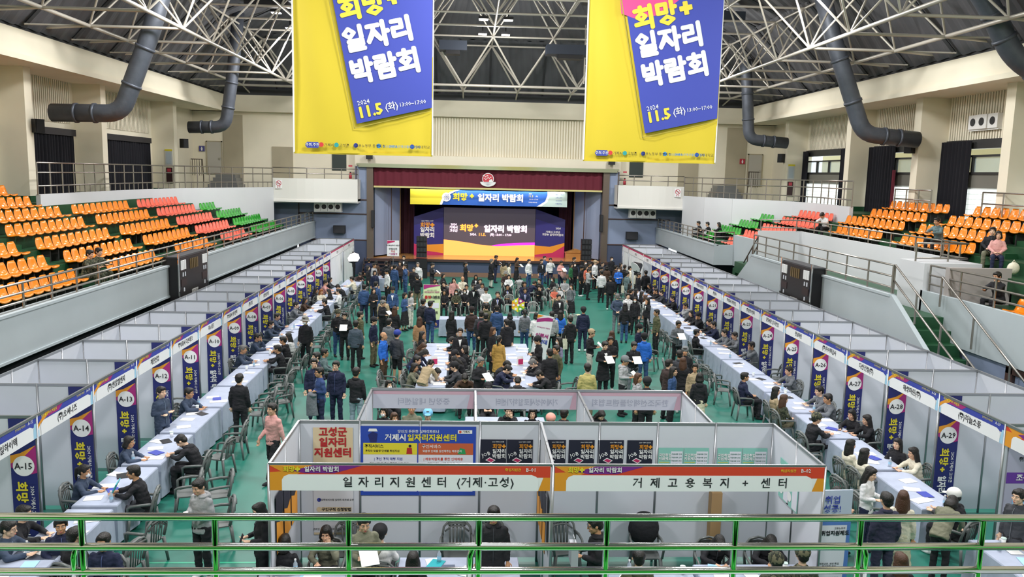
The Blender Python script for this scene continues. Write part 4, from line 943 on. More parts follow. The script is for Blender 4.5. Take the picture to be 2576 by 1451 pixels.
# ---------------------------------------------------------------- stage banner, LED screen
sx0, sx1 = -3.9, 6.3; t = thing('stage_banner', 'long blue and yellow cloth banner hung over the stage', 'banner', (XC+.1, 53.3, 4.55)); w = (sx1-sx0)/2; H = .98
obj('cloth', wavy(MB(), -w, w, 0, 0, H, nx=40, nz=4, f=lambda x, z: .02*math.sin(x*4+z)), mat('stage_blue', '2a62c0', .6), t, smooth=True)
y = -.05; obj('yellow_end', MB().poly([(-w, 0), (-w+1.95, 0), (-w+2.05, .3), (-w+2.3, .6), (-w+2.7, .85), (-w+3.1, H), (-w, H)], y), yellow, t)
obj('white_curve', MB().poly([(-w+1.9, 0), (-w+2.05, 0), (-w+2.17, .3), (-w+2.42, .6), (-w+2.85, .85), (-w+3.2, H), (-w+3.0, H), (-w+2.6, .85), (-w+2.2, .6), (-w+2.0, .3)], y-.004).poly([(w-2.0, 0), (w-1.7, 0), (w-1.3, .3), (w-1.15, .7), (w-1.15, H), (w-1.3, H), (w-1.3, .75), (w-1.45, .35)], y-.004), white, t)
obj('pale_end', MB().poly([(w-1.7, 0), (w, 0), (w, H), (w-1.18, H), (w-1.2, .7), (w-1.35, .3)], y-.002), mat('pale_green_print', 'c4d8d4', .6), t)
obj('white_disc', MB().disc((-w+2.33, y-.008, .5), .29, 24), white, t); text('2024\n거제시\n고성군', .13, navyb, t, (-w+2.35, y-.016, .5))
text('희망', .52, yellow, t, (-w+3.22, y-.01, .5), bold=.04); text('✚', .34, yellow, t, (-w+3.98, y-.01, .58), bold=.03); text('일자리 박람회', .52, white, t, (-w+5.85, y-.01, .48), bold=.04)
text('2024', .1, white, t, (-w+7.78, y-.01, .82)); text('11.5', .19, yellow, t, (-w+7.82, y-.01, .66)); text('(화)', .1, white, t, (-w+8.2, y-.01, .66)); text('13:00~17:00', .12, white, t, (-w+8.0, y-.01, .46)); text('거제실내체육관', .09, white, t, (-w+7.95, y-.01, .26))
for i, s in enumerate(['거제시  고성군', '고용노동부', 'KOSHIPA', '거제대학교']): text(s, .1, navyb, t, (w-.55, y-.01, .8-.2*i), bold=.003)
def led(c, e): return mat('led_'+c, c, .5, emit=e)
t = thing('led_screen', 'large lit stage screen with event title over orange waves', 'screen', (1.28, 55.0, 1.11)); w, H = 3.08, 3.2
obj('screen_cabinet', bx(-w, w, .0, .4, 0, H), black, t); y = -.01
obj('dark_sky_picture', MB().poly([(-w, 0), (w, 0), (w, H), (-w, H)], y), led('4a4048', .75), t)
wave = [(-w, 1.05), (-w+.6, 1.0), (-w+1.4, .9), (-w+2.6, .72), (-w+3.6, .66), (-w+5, .74), (w, .78)]
obj('magenta_wave', MB().poly([(-.3, .6), (w, .6), (w, .95), (1.9, .9), (.8, .82)], y-.004), led('e02ad8', 1.2), t)
obj('orange_wave', MB().poly([(-w, 0), (w, 0)]+wave[::-1], y-.006), led('ffa050', 1.15), t)
obj('light_haze_band', MB().poly([(-w, H*.64), (w, H*.6), (w, H), (-w, H)], y-.002), led('3c3640', .6), t)
lo_, lw_ = led('ff9a3a', 1.6), led('ffe0f4', 1.5)
text('2024\n거제시\n고성군', .2, lw_, t, (-2.42, y-.02, 1.86), bold=.02); text('희망', .5, lo_, t, (-1.55, y-.02, 1.82), bold=.04); text('✚', .3, lo_, t, (-.9, y-.02, 2.0), bold=.03)
text('일자리 박람회', .51, lw_, t, (1.08, y-.02, 1.8), bold=.04); text('2024.', .2, lw_, t, (-1.1, y-.02, 1.42), bold=.02); text('11.5.', .26, lo_, t, (-.5, y-.02, 1.42), bold=.03); text('(화) 13:00 – 17:00', .2, lw_, t, (.75, y-.02, 1.42), bold=.02)
for s, lab in ((-1, 'left printed wing panel beside the stage screen'), (1, 'right printed wing panel beside the stage screen')):
    t = thing('stage_wing_panel', lab, 'stage panel', (1.28+s*3.1, 54.98, 1.11), R(-s*14)); W_ = 2.0
    def q(x): return s*x
    def pl(pts, yy, m, nm): 
        p = [(q(a), b) for a, b in pts]; p = p if s > 0 else p[::-1]; obj(nm, MB().poly(p, yy), m, t)
    pan = [(q(0), 0), (q(W_), 0), (q(W_), 2.55), (q(0), 3.2)]
    obj('panel_board', MB().prism(pan, 'y', 0, .08), mat('wing_indigo', '2e2a78', .6), t)
    pl([(0, 2.55), (W_, 2.0), (W_, 2.55), (0, 3.2)], -.003, mat('wing_dark', '24225a', .6), 'dark_stripe')
    pl([(0, 0), (W_, 0), (W_, .75 if s < 0 else 1.0), (1.0, .7), (0, .75)], -.005, orange, 'orange_wave'); pl([(0, .0), (W_, 0), (W_, .8), (1.2, .3), (0, .12)], -.008, pinkr, 'crimson_wave')
    xx = q(1.1)
    if s < 0: text('희망✚', .36, orange, t, (xx, -.02, 2.0), bold=.03); text('일자리\n박람회', .36, white, t, (xx, -.02, 1.5), bold=.03); text('2024 거제시·고성군', .1, white, t, (xx, -.02, 2.28))
    else: text('2024', .17, white, t, (1.55, -.02, 1.95), bold=.02); text('거제시·고성군\n희망✚ 일자리박람회', .17, white, t, (1.2, -.02, 1.6), bold=.02)
def linearray(lab, x):
    t = thing('line_array_speaker', lab, 'speaker', (x, 51.3, 0), 0, 'speaker stacks flanking the stage')
    for k in range(2): obj('subwoofer', bx(-.35, .35, -.3, .3, .62*k, .62*k+.6), black, t)
    for k in range(4):
        c = obj('array_cabinet', bx(-.32, .32, -.2, .25, 1.3+.34*k, 1.3+.34*k+.31), black, t)
        for sx in (-.2, 0, .2): obj('speaker_cone', bx(sx-.07, sx+.07, -.22, -.2, 1.35+.34*k, 1.35+.34*k+.21), MAT['grille_grey'], c)
linearray('black line-array speaker stack left of the stage screen', -3.05); linearray('black line-array speaker stack right of the stage screen', 7.35)
t = thing('stage_steps', 'dark portable steps leading up to the left side of the stage', 'stairs', (-5.9, 50.6, 0))
for k in range(5): obj('step', bx(-.8, .8, .3*k, .3*k+.32, .2*k+.15, .2*k+.2), trimm, t)
for sx in (-.85, .82): obj('side_board', MB().prism([(0, 0), (1.6, 0), (1.6, 1.1), (1.4, 1.15), (0, .2)], 'x', sx, sx+.04), mat('dark_steel_board', '3a3634', .5), t)
t = thing('lectern', 'pale wooden lectern lying at the right of the stage', 'lectern', (7.0, 53.6, 1.11)); obj('body', bx(-.7, .7, -.2, .3, 0, .45), wood, t); obj('sloping_top', MB().prism([(-.75, .45), (.75, .45), (0, .7)], 'y', -.25, .35), wood, t)
# ---------------------------------------------------------------- booths
def shared(f):
    c = {}
    def g(*a):
        if a not in c: c[a] = f(*a)
        return c[a]
    return g
@shared
def panel_mesh(w, h): return MB().box(-w/2+.02, w/2-.02, -.004, .004, .08, h-.05).mesh('panel', panel)
@shared
def post_mesh(h): return MB().tube([(0, 0, 0), (0, 0, h)], .022, 8).mesh('post', alu, True)
@shared
def rail_mesh(w): return MB().box(-w/2, w/2, -.018, .018, -.045, 0).mesh('frame_rail', alu)
def partition(t, x0, x1, y0, y1, n=None, h=2.5, names=('wall_panel', 'post', 'frame_rail'), endpost=True):
    a, b = Vector((x0, y0, 0)), Vector((x1, y1, 0)); L = (b-a).length; n = n or max(1, round(L)); rz = math.atan2(y1-y0, x1-x0)
    for k in range(n):
        c = a.lerp(b, (k+.5)/n); link(names[0], panel_mesh(round(L/n, 2), h), t, c, rz)
        link(names[2], rail_mesh(round(L/n, 2)), t, c+Vector((0, 0, h)), rz); 
    for k in range(n+1 if endpost else n): link(names[1], post_mesh(h), t, a.lerp(b, k/n))
# fascia board print, drawn facing -y with x to the right, width L, z 0..0.37
@shared
def fascia_print(L, kind):
    h = .37; mb = MB(); w = L/2-.02
    top = {'blue': 1, 'orange': 2, 'pink': 3}[kind]
    mb.box(-w, w, 0, .012, 0, h, 0)
    mb.poly([(-w, .2), (w, .2), (w, h), (-w, h)], -.002, top)
    if kind == 'blue':
        mb.poly([(-w, .12), (-w+.1, .2), (-w+.3, .27), (-w+.42, .37), (-w+.3, .37), (-w+.12, .27), (-w, .2)], -.004, 5); mb.poly([(-w+.42, .37), (-w+.3, .26), (-w+.72, .26), (-w+.9, .37)], -.004, 6)
        mb.poly([(w-.12, 0), (w, 0), (w, .25), (w-.06, .25)], -.003, 7); mb.poly([(-w, 0), (-w+.05, 0), (-w+.05, .12), (-w, .12)], -.003, 7)
    elif kind == 'orange':
        mb.poly([(-w, 0), (-w+.17, 0), (-w+.2, .15), (-w+.5, .3), (-w, .27)], -.003, 5); mb.poly([(w-.17, 0), (w, 0), (w, .2), (w-.1, .2)], -.003, 5)
        mb.poly([(-w+.25, .3), (-w+.6, .37), (-w+1.3, .37), (-w+.9, .255), (-w+.5, .255)], -.004, 8); mb.poly([(-w, .37), (-w+.6, .37), (-w+.2, .26)], -.0045, 5)
    else: mb.poly([(-w, .27), (-w+.2, .37), (-w, .37)], -.003, 5)
    z1 = .24 if kind != 'pink' else .27; x0 = -w+.1 if kind != 'orange' else -w+.17; x1 = -x0
    mb.poly([(x0, .0), (x1, 0), (x1, z1-.08), (x1-.03, z1-.03), (x1-.1, z1), (x0+.1, z1), (x0+.03, z1-.03), (x0, z1-.08)], -.006, 9)
    return mb.mesh('fascia_board', [white, navyb, redo, pinkr, navy, orange, magenta, sky_blue, mat('purple_print', '7a2a8a', .6), mat('board_white', 'f4f4f6', .55)])
@shared
def number_print():
    mb = MB(); w = .21; H = 2.43
    mb.box(-w, w, 0, .006, 0, H, 0)
    mb.poly([(-w, 1.66), (-w+.16, 1.76), (w, 1.98), (w, 1.5), (0, 1.45), (-w, 1.6)], -.002, 1); mb.poly([(-w, 1.66), (-w, 1.8), (-w+.16, 1.84), (w, 1.98), (-w+.2, 1.76)], -.003, 2)
    mb.poly([(-w, 1.3), (w, 1.3), (w, 1.5), (0, 1.42), (-w, 1.5)], -.0035, 0)
    mb.disc((0, -.006, 1.62), .175, 28, mi=3); return mb.mesh('banner_sheet', [navy, magenta, orange, white])
def booth(side, num, name, y0, y1, code=None, kind='blue', label=None):
    """side -1 left row, 1 right row; far partition at y1"""
    xf, xb = (-7.13, -9.18) if side < 0 else (9.4, 11.45); L = y1-y0; rz = R(90) if side < 0 else R(-90)
    t = thing('exhibition_booth', label or 'white exhibition booth %s, blue sign reading %s' % (num, name), 'booth', (xf, y0, 0), 0, 'booths of the %s row' % ('left' if side < 0 else 'right')); X = xb-xf
    n = max(2, round(L))
    partition(t, 0, X, L, L, 2, names=('partition_panel', 'post', 'frame_rail'), endpost=True)
    partition(t, X, X, 0, L, n, names=('back_panel', 'post', 'frame_rail'), endpost=False)
    f = link('fascia_board', fascia_print(round(L, 2), kind), t, (0, L/2, 2.12), rz)
    link('frame_rail', rail_mesh(round(L, 2)), t, (0, L/2, 2.52), rz); 
    if name: text(name, .15, ink, f, (0 if len(name) < 9 else -.02, -.012, .13), bold=.012, sx=.9)
    if kind == 'blue': 
        text(num, .075, white, f, (L/2-.2, -.01, .315), bold=.01); text('희망✚일자리 박람회', .062, yellow, f, (-L/2+.4, -.01, .315), bold=.01); text('현장면접 채용관', .045, yellow, f, (L/2-.5, -.01, .315), bold=.004)
        q = link('number_banner', number_print(), t, (.23*side, L-.03, .02), 0)
        text(num, .155, ink, q, (0, -.014, 1.615), bold=.016, sx=.95); text(name, .075, white, q, (0, -.012, 2.1), bold=.008, sx=.8)
        text('희망', .2, yellow, q, (-.06, -.012, 1.17), tilt=R(-90), bold=.03); text('✚', .12, yellow, q, (-.06, -.012, .9), bold=.02); text('일자리 박람회', .19, white, q, (-.06, -.012, .38), tilt=R(-90), bold=.03, sx=.72); text('2024 거제시·고성군', .08, white, q, (.12, -.012, .95), tilt=R(-90), bold=.01)
    return t
LN = ['샘', '성광', '삼영산업', '대륙', '고성산업개발', '로뎀', '삼영산업개발', '(주)도텍', '주식회사 케이엔텍', '지노테크', '주식회사 다온테크', '계린산업', '(주)엔알엘엔지', '(주)오셔나즈', '(주)구일하이텍']
RN = ['한선', '두영', '코리아텍', '오션밸류어', '주식회사 희망인더', '(주)삼녹', '주식회사 희주산업', '(주)삼정이엔지', '광동에프 알 피산업', '경남마린', '(주)하이텍검사', '다산건설(주)', '해성마린(주)', '(주)하늘소풍']
BY = {}
for i in range(15):
    y1 = 13.42+2.03*(14-i); num = 'A-%02d' % (i+1); booth(-1, num, LN[i], y1-2.03, y1); BY[num] = (-1, y1-1.0)
for i in range(14):
    y1 = 15.35+2.02*(13-i); num = 'A-%02d' % (i+16); booth(1, num, RN[i], y1-2.02, y1); BY[num] = (1, y1-1.0)
b1 = booth(-1, '', '면접 코칭', 41.84, 46.2, kind='pink', label='left row booth with crimson sign just beyond booth A-01'); b2 = booth(-1, '', '이력서 사진', 46.2, 50.2, kind='pink', label='left row booth with crimson sign nearest the stage')
b3 = booth(1, '', '컨설팅관', 41.61, 43.6, kind='pink', label='right row booth with crimson sign just beyond A-16'); b4 = booth(1, '', '메이크업', 43.6, 47.8, kind='pink', label='right row wide booth with crimson sign and white curtain'); b5 = booth(1, '', '', 47.8, 49.8, kind='pink', label='right row last booth nearest the stage')
wc = mat('white_curtain', 'eceef0', .85, bump=.2, bscale=5)
for i, (x, a, b) in enumerate([(-7.18, 42.0, 46.1), (-7.18, 46.3, 50.1), (9.45, 43.7, 47.7), (9.45, 47.9, 49.7)]):
    tag(obj('booth_curtain', drape('c', a, b, x, .5 if i == 0 else .05, 2.1, wc, .03, .6, axis='y'), wc, smooth=True), 'white cloth curtain hung across the %s crimson-signed booth' % ['first left', 'second left', 'middle right', 'last right'][i], 'curtain', 'white booth curtains')
# near edge booth of the right row with purple information banner
b6 = booth(1, '', '', 11.35, 13.33, kind='orange', label='right row booth with orange sign at the lower right edge')
q = link('information_banner', MB().box(0, 1.9, 0, .008, 0, 2.3).mesh('banner_sheet', mat('lilac_print', 'b8b4cc', .6)), b6, (.08, 1.94, .08))
pm = mat('purple_band', '6a3aa0', .6)
obj('purple_band', MB().poly([(0, 2.0), (1.9, 2.0), (1.9, 2.3), (0, 2.3)], -.004).poly([(0, 1.35), (1.9, 1.35), (1.9, 1.55), (0, 1.55)], -.004), pm, q)
text('조선업', .15, white, q, (.5, -.012, 2.12), bold=.02); text('조선업도약센터', .14, white, q, (.62, -.012, 1.45), bold=.02)
for i, s in enumerate(['조선업 구인구직', '취업알선을 지원하는', '기관입니다']): text(s, .1, ink, q, (.62, -.01, 1.92-.13*i), bold=.004)
obj('blue_box', MB().poly([(.15, .55), (1.3, .55), (1.3, 1.22), (.15, 1.22)], -.004), mat('light_blue_box', '9cc4ec', .6), q); obj('white_box', MB().poly([(.17, .57), (1.28, .57), (1.28, .98), (.17, .98)], -.006), white, q)
obj('blue_disc', MB().disc((.3, -.008, 1.1), .07, 20), navyb, q); text('1', .1, white, q, (.3, -.014, 1.1)); text('취업지원', .1, ink, q, (.62, -.012, 1.1), bold=.02)
for i, s in enumerate(['거제시를 거점으로', '울산 영암 부산까지', '체계적인 지원으로', '취업까지 연계']): text(s, .065, ink, q, (.6, -.012, .92-.09*i), bold=.002)
# B booths in the middle
def bbooth(num, name, x0, x1, lab):
    t = thing('exhibition_booth', lab, 'booth', (x0, 11.2, 0), 0, 'middle booths'); w = x1-x0; Bk = 2.07
    partition(t, 0, w, Bk, Bk, 4, names=('back_panel', 'post', 'frame_rail')); partition(t, 0, 0, 0, Bk, 2, names=('side_panel', 'post', 'frame_rail'), endpost=False)
    if x1 > 4: partition(t, w, w, 0, Bk, 2, names=('side_panel', 'post', 'frame_rail'), endpost=False)
    f = link('fascia_board', fascia_print(round(w, 2), 'orange'), t, (w/2, -.02, 2.12)); link('frame_rail', rail_mesh(round(w, 2)), t, (w/2, 0, 2.52))
    text(name, .165, ink, f, (.25 if '01' in num else .3, -.012, .12), bold=.012, space=1.35 if '02' in num else 1.15); text(num, .08, white, f, (w/2-.3, -.012, .315), bold=.008); text('취업지원관', .05, yellow, f, (w/2-.56, -.012, .315), bold=.004)
    text('희망✚', .09, yellow, f, (-w/2+.33, -.014, .315), bold=.03); text('일자리 박람회', .085, white, f, (-w/2+.75, -.014, .315), bold=.02)
    return t
t1 = bbooth('B-01', '일 자 리 지 원 센 터  (거제·고성)', -2.8, 1.22, 'middle booth B-01 with orange sign for the job support centre'); t2 = bbooth('B-02', '거 제 고 용 복 지  +  센 터', 1.24, 5.24, 'middle booth B-02 with orange sign for the employment centre')
def sheet(t, name, x, y, z0, w, h, m): return obj(name, MB().box(-w/2, w/2, -.006, 0, 0, h), m, t, (x, y, z0))
bm = mat('beige_print', 'dcc8a4', .7); yb = 2.055
q = sheet(t1, 'information_banner', .56, yb, .5, .66, 1.88, mat('pale_print', 'dadae0', .7)); obj('beige_header', MB().poly([(-.33, 1.1), (.33, 1.1), (.33, 1.88), (-.33, 1.88)], -.008), bm, q); rd = mat('red_lettering', 'b8282c', .6)
text('고성군\n일자리\n지원센터', .17, rd, q, (0, -.016, 1.62), bold=.03)
for z, s in ((1.0, '주요 업무'), (.45, '구인구직 신청방법')): obj('beige_bar', MB().poly([(-.2, z-.04), (.3, z-.04), (.3, z+.04), (-.2, z+.04)], -.008), bm, q); obj('round_icon', MB().disc((-.24, -.01, z), .045, 16), bm, q); text(s, .065, ink, q, (.05, -.014, z), bold=.02)
obj('blue_icon', MB().disc((-.24, -.01, .62), .035, 14), navyb, q); text('취업정보시스템 일자리 워크넷 운영', .04, ink, q, (.05, -.014, .62))
for z, s in ((.34, '방문접수  고성군 일자리지원센터'), (.26, '전화문의  055)670-2745'), (.1, '온라인 고성군 일자리지원센터 홈페이지')): text(s, .042, ink, q, (0, -.014, z))
obj('beige_footer', MB().poly([(-.33, -.0), (.33, -.0), (.33, .04), (-.33, .04)], -.008), bm, q)
q = sheet(t1, 'blue_poster', 1.98, yb, 1.2, 1.93, 1.21, mat('royal_print', '2a4ab0', .6)); lp = mat('poster_white', 'e4e4ee', .6)
obj('white_field', MB().poly([(-.92, .07), (.92, .07), (.92, .85), (-.92, .85)], -.008), lp, q); obj('yellow_bar', MB().poly([(-.92, .72), (-.02, .72), (-.02, .92), (-.92, .92)], -.01), yellow, q); obj('terracotta_bar', MB().poly([(.0, .72), (.92, .72), (.92, .92), (.0, .92)], -.01), mat('terracotta', 'c8603a', .6), q)
obj('divider', MB().poly([(-.02, .05), (.0, .05), (.0, .92), (-.02, .92)], -.011), navyb, q)
text('당신의 든든한 일자리파트너', .06, white, q, (0, -.014, 1.12)); text('거제시', .13, white, q, (-.38, -.014, 1.01), bold=.025); text('일자리지원센터', .13, yellow, q, (.23, -.014, 1.01), bold=.025)
obj('white_pill', MB().poly([(.66, 1.09), (.9, 1.09), (.9, 1.15), (.66, 1.15)], -.01), white, q); text('거제시', .045, ink, q, (.8, -.014, 1.12)); obj('logo_dot', MB().disc((.7, -.014, 1.12), .022, 12), redo, q)
obj('ship_drawing', MB().poly([(-.8, .93), (-.7, .93), (-.68, 1.08), (-.76, 1.12), (-.84, 1.06)], -.012), navy, q); obj('ship_deck', MB().poly([(-.84, 1.12), (-.68, 1.12), (-.7, 1.17), (-.82, 1.17)], -.012), white, q)
text('구직서비스', .07, ink, q, (-.74, -.014, .86)); text('구직자 맞춤형 단계별 취업지원', .045, ink, q, (-.6, -.014, .78)); text('구인서비스', .07, white, q, (.22, -.014, .86)); text('맞춤형 인재를 알선해주는 채용관리', .045, white, q, (.4, -.014, .78))
obj('figure_drawing', MB().poly([(-.2, .73), (-.1, .73), (-.11, .84), (-.19, .84)], -.013), rd, q); obj('figure_head', MB().disc((-.14, -.013, .87), .025, 12), ink, q); obj('green_figure', MB().poly([(.66, .73), (.8, .73), (.78, .82), (.7, .84)], -.013), mat('poster_green', '2a9a5a', .6), q)
for i, s in enumerate(['| 구인 구직 매칭 지원', '· 취업 상담 및 구인 구직자 상호 알선', '· 수요 맞춤형 구인 홍보 SMS발송 서비스', '· 일자리 키오스크를 통한 비대면 면접']): text(s, .055 if i == 0 else .045, navyb if i == 0 else ink, q, (-.5, -.012, .64-.075*i))
for i, s in enumerate(['| 채용박람회를 통한 인재채용', '· 조건에 맞는 인재 검색 및 알선', '· 기업 내 인사 담당자와의 상담']): text(s, .055 if i == 0 else .045, redo if i == 0 else ink, q, (.42, -.012, .64-.075*i))
for x in (-.75, .1): obj('blue_pill', MB().poly([(x, .1), (x+.16, .1), (x+.16, .14), (x, .14)], -.011), sky_blue, q)
text('055-639-3880', .05, ink, q, (-.45, -.012, .12)); text('055-639-4547, 730-1974', .05, ink, q, (.55, -.012, .12))
night = mat('night_print', '1a1c30', .6); mint = mat('mint_print', '8cc8bc', .6)
def jobposter(t, x, lower=True):
    q = sheet(t, 'job_poster', x, yb, 1.45, .44, .74, night); text('희망✚', .085, orange, q, (.1, -.014, .62), bold=.02); text('일자리\n박람회', .085, white, q, (.1, -.014, .49), bold=.02); text('2024 거제시·고성군', .025, white, q, (.08, -.014, .7)); text('JOB', .09, white, q, (-.12, -.014, .48), tilt=R(20), bold=.01)
    obj('phone_drawing', MB().poly([(-.13, .38), (-.03, .33), (.04, .38), (-.06, .43)], -.01), white, q); obj('phone_face', MB().poly([(-.11, .38), (-.03, .345), (.02, .38), (-.06, .415)], -.012), pinkr, q)
    obj('orange_foot', MB().poly([(-.22, 0), (.22, 0), (.22, .3), (0, .24), (-.22, .3)], -.008), orange, q); obj('white_foot', MB().poly([(-.2, 0), (.2, 0), (.2, .2), (-.2, .2)], -.01), lp, q)
for x in (3.24, 3.69): jobposter(t1, x)
for x in (.31-.1, .7, 1.2, 1.7): jobposter(t2, x)
def mintposter(t, x, y=yb, rz=0):
    q = sheet(t, 'mint_poster', x, y, 1.4, .43, .66, mint); q.rotation_euler = (0, 0, rz); text('국민취업\n지원제도', .06, white, q, (-.1, -.014, .5), bold=.03); obj('text_field', MB().poly([(0, .02), (.2, .02), (.2, .6), (0, .6)], -.008), lp, q); obj('yellow_line', MB().poly([(-.2, .4), (-.02, .4), (-.02, .41), (-.2, .41)], -.01), yellow, q)
    for k in range(4): text('지원내용 안내', .03, MAT['teal_court_floor'], q, (.1, -.012, .55-.06*k))
    obj('white_cloud', MB().disc((-.1, -.01, .16), .08, 16), white, q)
for x in (2.24, 2.68, 3.26, 3.7): mintposter(t2, x)
mintposter(t2, 3.985, 1.4, R(-90)); mintposter(t2, 3.985, 1.05, R(-90))
for x, y, rz in ((.02, .5, R(90)), (.02, 1.0, R(90)), (.02, 1.5, R(90)),): q = sheet(t1, 'job_poster', x, y, 1.0, .42, .9, night); q.rotation_euler = (0, 0, rz); obj('orange_foot', MB().poly([(-.21, 0), (.21, 0), (.21, .5), (0, .42), (-.21, .5)], -.01), orange, q)
for y in (.5, 1.0, 1.5): q = sheet(t1, 'job_poster', 3.985, y, 1.0, .42, .9, night); q.rotation_euler = (0, 0, R(-90)); obj('orange_foot', MB().poly([(-.21, 0), (.21, 0), (.21, .5), (0, .42), (-.21, .5)], -.01), orange, q)
# rear booths, seen from behind
trl = mat('translucent_board', 'c9c9d6', .6); fp = mat('faint_pink', 'cfa9b8', .6); ft = mat('faint_text', 'a8aabc', .6)
RX = [-1.84, .14, 2.13, 4.18]; RNM = ['중장년 내일센터', '거제여성새로일하기센터', '한국조선해양플랜트협회']
for i in range(3):
    x0, x1 = RX[i], RX[i+1]; w = x1-x0
    t = thing('exhibition_booth', 'rear middle booth seen from behind, %s of three' % ['left', 'centre', 'right'][i], 'booth', (x0, 13.3, 0), 0, 'rear middle booths')
    partition(t, 0, 0, 0, 1.98, 2, names=('side_panel', 'post', 'frame_rail'))
    if i == 2: partition(t, w, w, 0, 1.98, 2, names=('side_panel', 'post', 'frame_rail'))
    f = obj('fascia_board', bx(-w/2+.02, w/2-.02, 0, .012, 0, .37), trl, t, (w/2, 1.98, 2.12)); link('frame_rail', rail_mesh(round(w, 2)), t, (w/2, 1.98, 2.52))
    obj('pink_band', MB().poly([(-w/2+.03, .28), (w/2-.03, .28), (w/2-.03, .35), (-w/2+.03, .35)], -.002).poly([(w/2-.16, 0), (w/2-.03, 0), (w/2-.03, .28), (w/2-.1, .28)], -.002), fp, f)
    text(RNM[i], .15, ft, f, (0, -.004, .13), sx=-1 if i != 1 else -.8)
# ---------------------------------------------------------------- tables and chairs
@shared
def cloth_mesh(w, l, h):
    mb = MB(); N = 28; top = []; per = []
    def ring(ex, z, amp):
        o = []; pts = [(-w/2-ex, -l/2-ex), (w/2+ex, -l/2-ex), (w/2+ex, l/2+ex), (-w/2-ex, l/2+ex)]
        segs = [5, 12, 5, 12]; k = 0
        for i in range(4):
            a, b = Vector(pts[i]), Vector(pts[(i+1) % 4]); nn = Vector(((b-a).y, -(b-a).x)).normalized()
            for j in range(segs[i]):
                p = a.lerp(b, j/segs[i])+nn*amp*(math.sin(k*2.1)+.3*math.sin(k*5.3)); o.append((p.x, p.y, z)); k += 1
        return o
    rs = [ring(0, h, 0), ring(.012, h-.02, 0), ring(.02, h-.25, .008), ring(.035, .06, .03)]
    n = len(rs[0]); vs = [v for r in rs for v in r]
    fs = [tuple(range(n))]+[(i*n+(k+1) % n, i*n+k, (i+1)*n+k, (i+1)*n+(k+1) % n) for i in range(3) for k in range(n)]
    return mb.add(vs, fs).mesh('tablecloth', clothg, False)
legm = MB().tube([(0, 0, 0), (0, 0, .72)], .015, 6).mesh('leg', alu)
topm = {}
def table(x, y, rz, lab, grp, w=.75, l=1.86, cloth=True):
    t = thing('folding_table', lab, 'table', (x, y, 0), rz, grp)
    k = (w, l)
    if k not in topm: topm[k] = MB().box(-w/2+.005, w/2-.005, -l/2+.005, l/2-.005, .71, .745).mesh('tabletop', mat('table_white', 'dcdce0', .5))
    link('tabletop', topm[k], t)
    for a in (-1, 1):
        for b in (-1, 1): link('leg', legm, t, (a*(w/2-.08), b*(l/2-.15), 0))
    if cloth: link('tablecloth', cloth_mesh(w, l, .752), t)
    return t
# plastic armchair, faces -y
def chair_meshes(m):
    r = {}
    s = MB(); n = 8; vs = []
    for zz, e in ((.43, 0), (.405, .0)):
        for k in range(16): a = 2*PI*k/16; c, d = math.cos(a), math.sin(a); f = 1/max(abs(c), abs(d)); f = 1+(f-1)*.7; vs.append((c*.23*f*.92, d*.22*f*.92-.0, zz-(.012 if zz > .42 and k % 4 == 2 else 0)))
    s.add(vs, [tuple(range(16)), tuple(range(16, 32))[::-1]]+[(k+16, (k+1) % 16+16, (k+1) % 16, k) for k in range(16)]); r['seat'] = s.mesh('seat', m)
    b = MB(); arc = [(-.235, .16, .44), (-.245, .2, .6), (-.22, .235, .76), (-.14, .26, .85), (0, .27, .88), (.14, .26, .85), (.22, .235, .76), (.245, .2, .6), (.235, .16, .44)]
    b.tube(arc, .02, 6, flat=1.4); b.tube([(-.16, .255, .80), (0, .265, .82), (.16, .255, .80)], .045, 6, flat=.4); 
    for x in (-.1, -.05, 0, .05, .1): b.tube([(x*1.1, .2, .42), (x*1.25, .25, .8)], .016, 5, flat=.6)
    b.tube([(-.2, .235, .68), (-.1, .25, .76), (0, .25, .77), (.1, .25, .76), (.2, .235, .68)], .03, 6, flat=.4); r['backrest'] = b.mesh('backrest', m, True)
    a = MB().tube([(.235, .2, .64), (.262, .05, .645), (.262, -.14, .63), (.25, -.2, .6), (.225, -.2, .43)], .021, 6, flat=1.3); r['armrest'] = a.mesh('armrest', m, True)
    a = MB().tube([(-.235, .2, .64), (-.262, .05, .645), (-.262, -.14, .63), (-.25, -.2, .6), (-.225, -.2, .43)], .021, 6, flat=1.3); r['armrest2'] = a.mesh('armrest', m, True)
    for nm, (x, y) in (('a', (.2, -.18)), ('b', (-.2, -.18)), ('c', (.2, .18)), ('d', (-.2, .18))): r['leg'+nm] = MB().tube([(x, y, .42), (x*1.18, y*1.3, 0)], [.034, .022], 6).mesh('leg', m, True)
    return r
CH = {'grey': chair_meshes(chairg), 'light': chair_meshes(chairl)}; nch = [0]
def chair(x, y, face, lab, grp, kind='grey'):
    """face: direction the sitter faces, degrees, 0 = towards the camera, 90 = to the right"""
    t = thing('plastic_armchair', lab, 'chair', (x, y, 0), R(face), grp); c = CH[kind]; nch[0] += 1
    for nm in ('seat', 'backrest', 'armrest', 'armrest2', 'lega', 'legb', 'legc', 'legd'): link({'armrest2': 'armrest'}.get(nm, nm[:3] if nm.startswith('leg') else nm), c[nm], t)
    return t
def sheet_on(x, y, z, rz, lab, grp, w=.21, l=.297, m=paper, name='paper_sheet', cat='paper'):
    return tag(obj(name, MB().box(-w/2, w/2, -l/2, l/2, 0, .004), m, None, (x, y, z), rz), lab, cat, grp)
cupm = MB().tube([(0, 0, 0), (0, 0, .11)], [.03, .04], 12).mesh('cup_body', white, True); lidm = MB().tube([(0, 0, .11), (0, 0, .125)], .043, 12).mesh('lid', mat('cup_lid', 'd8ece4', .4))
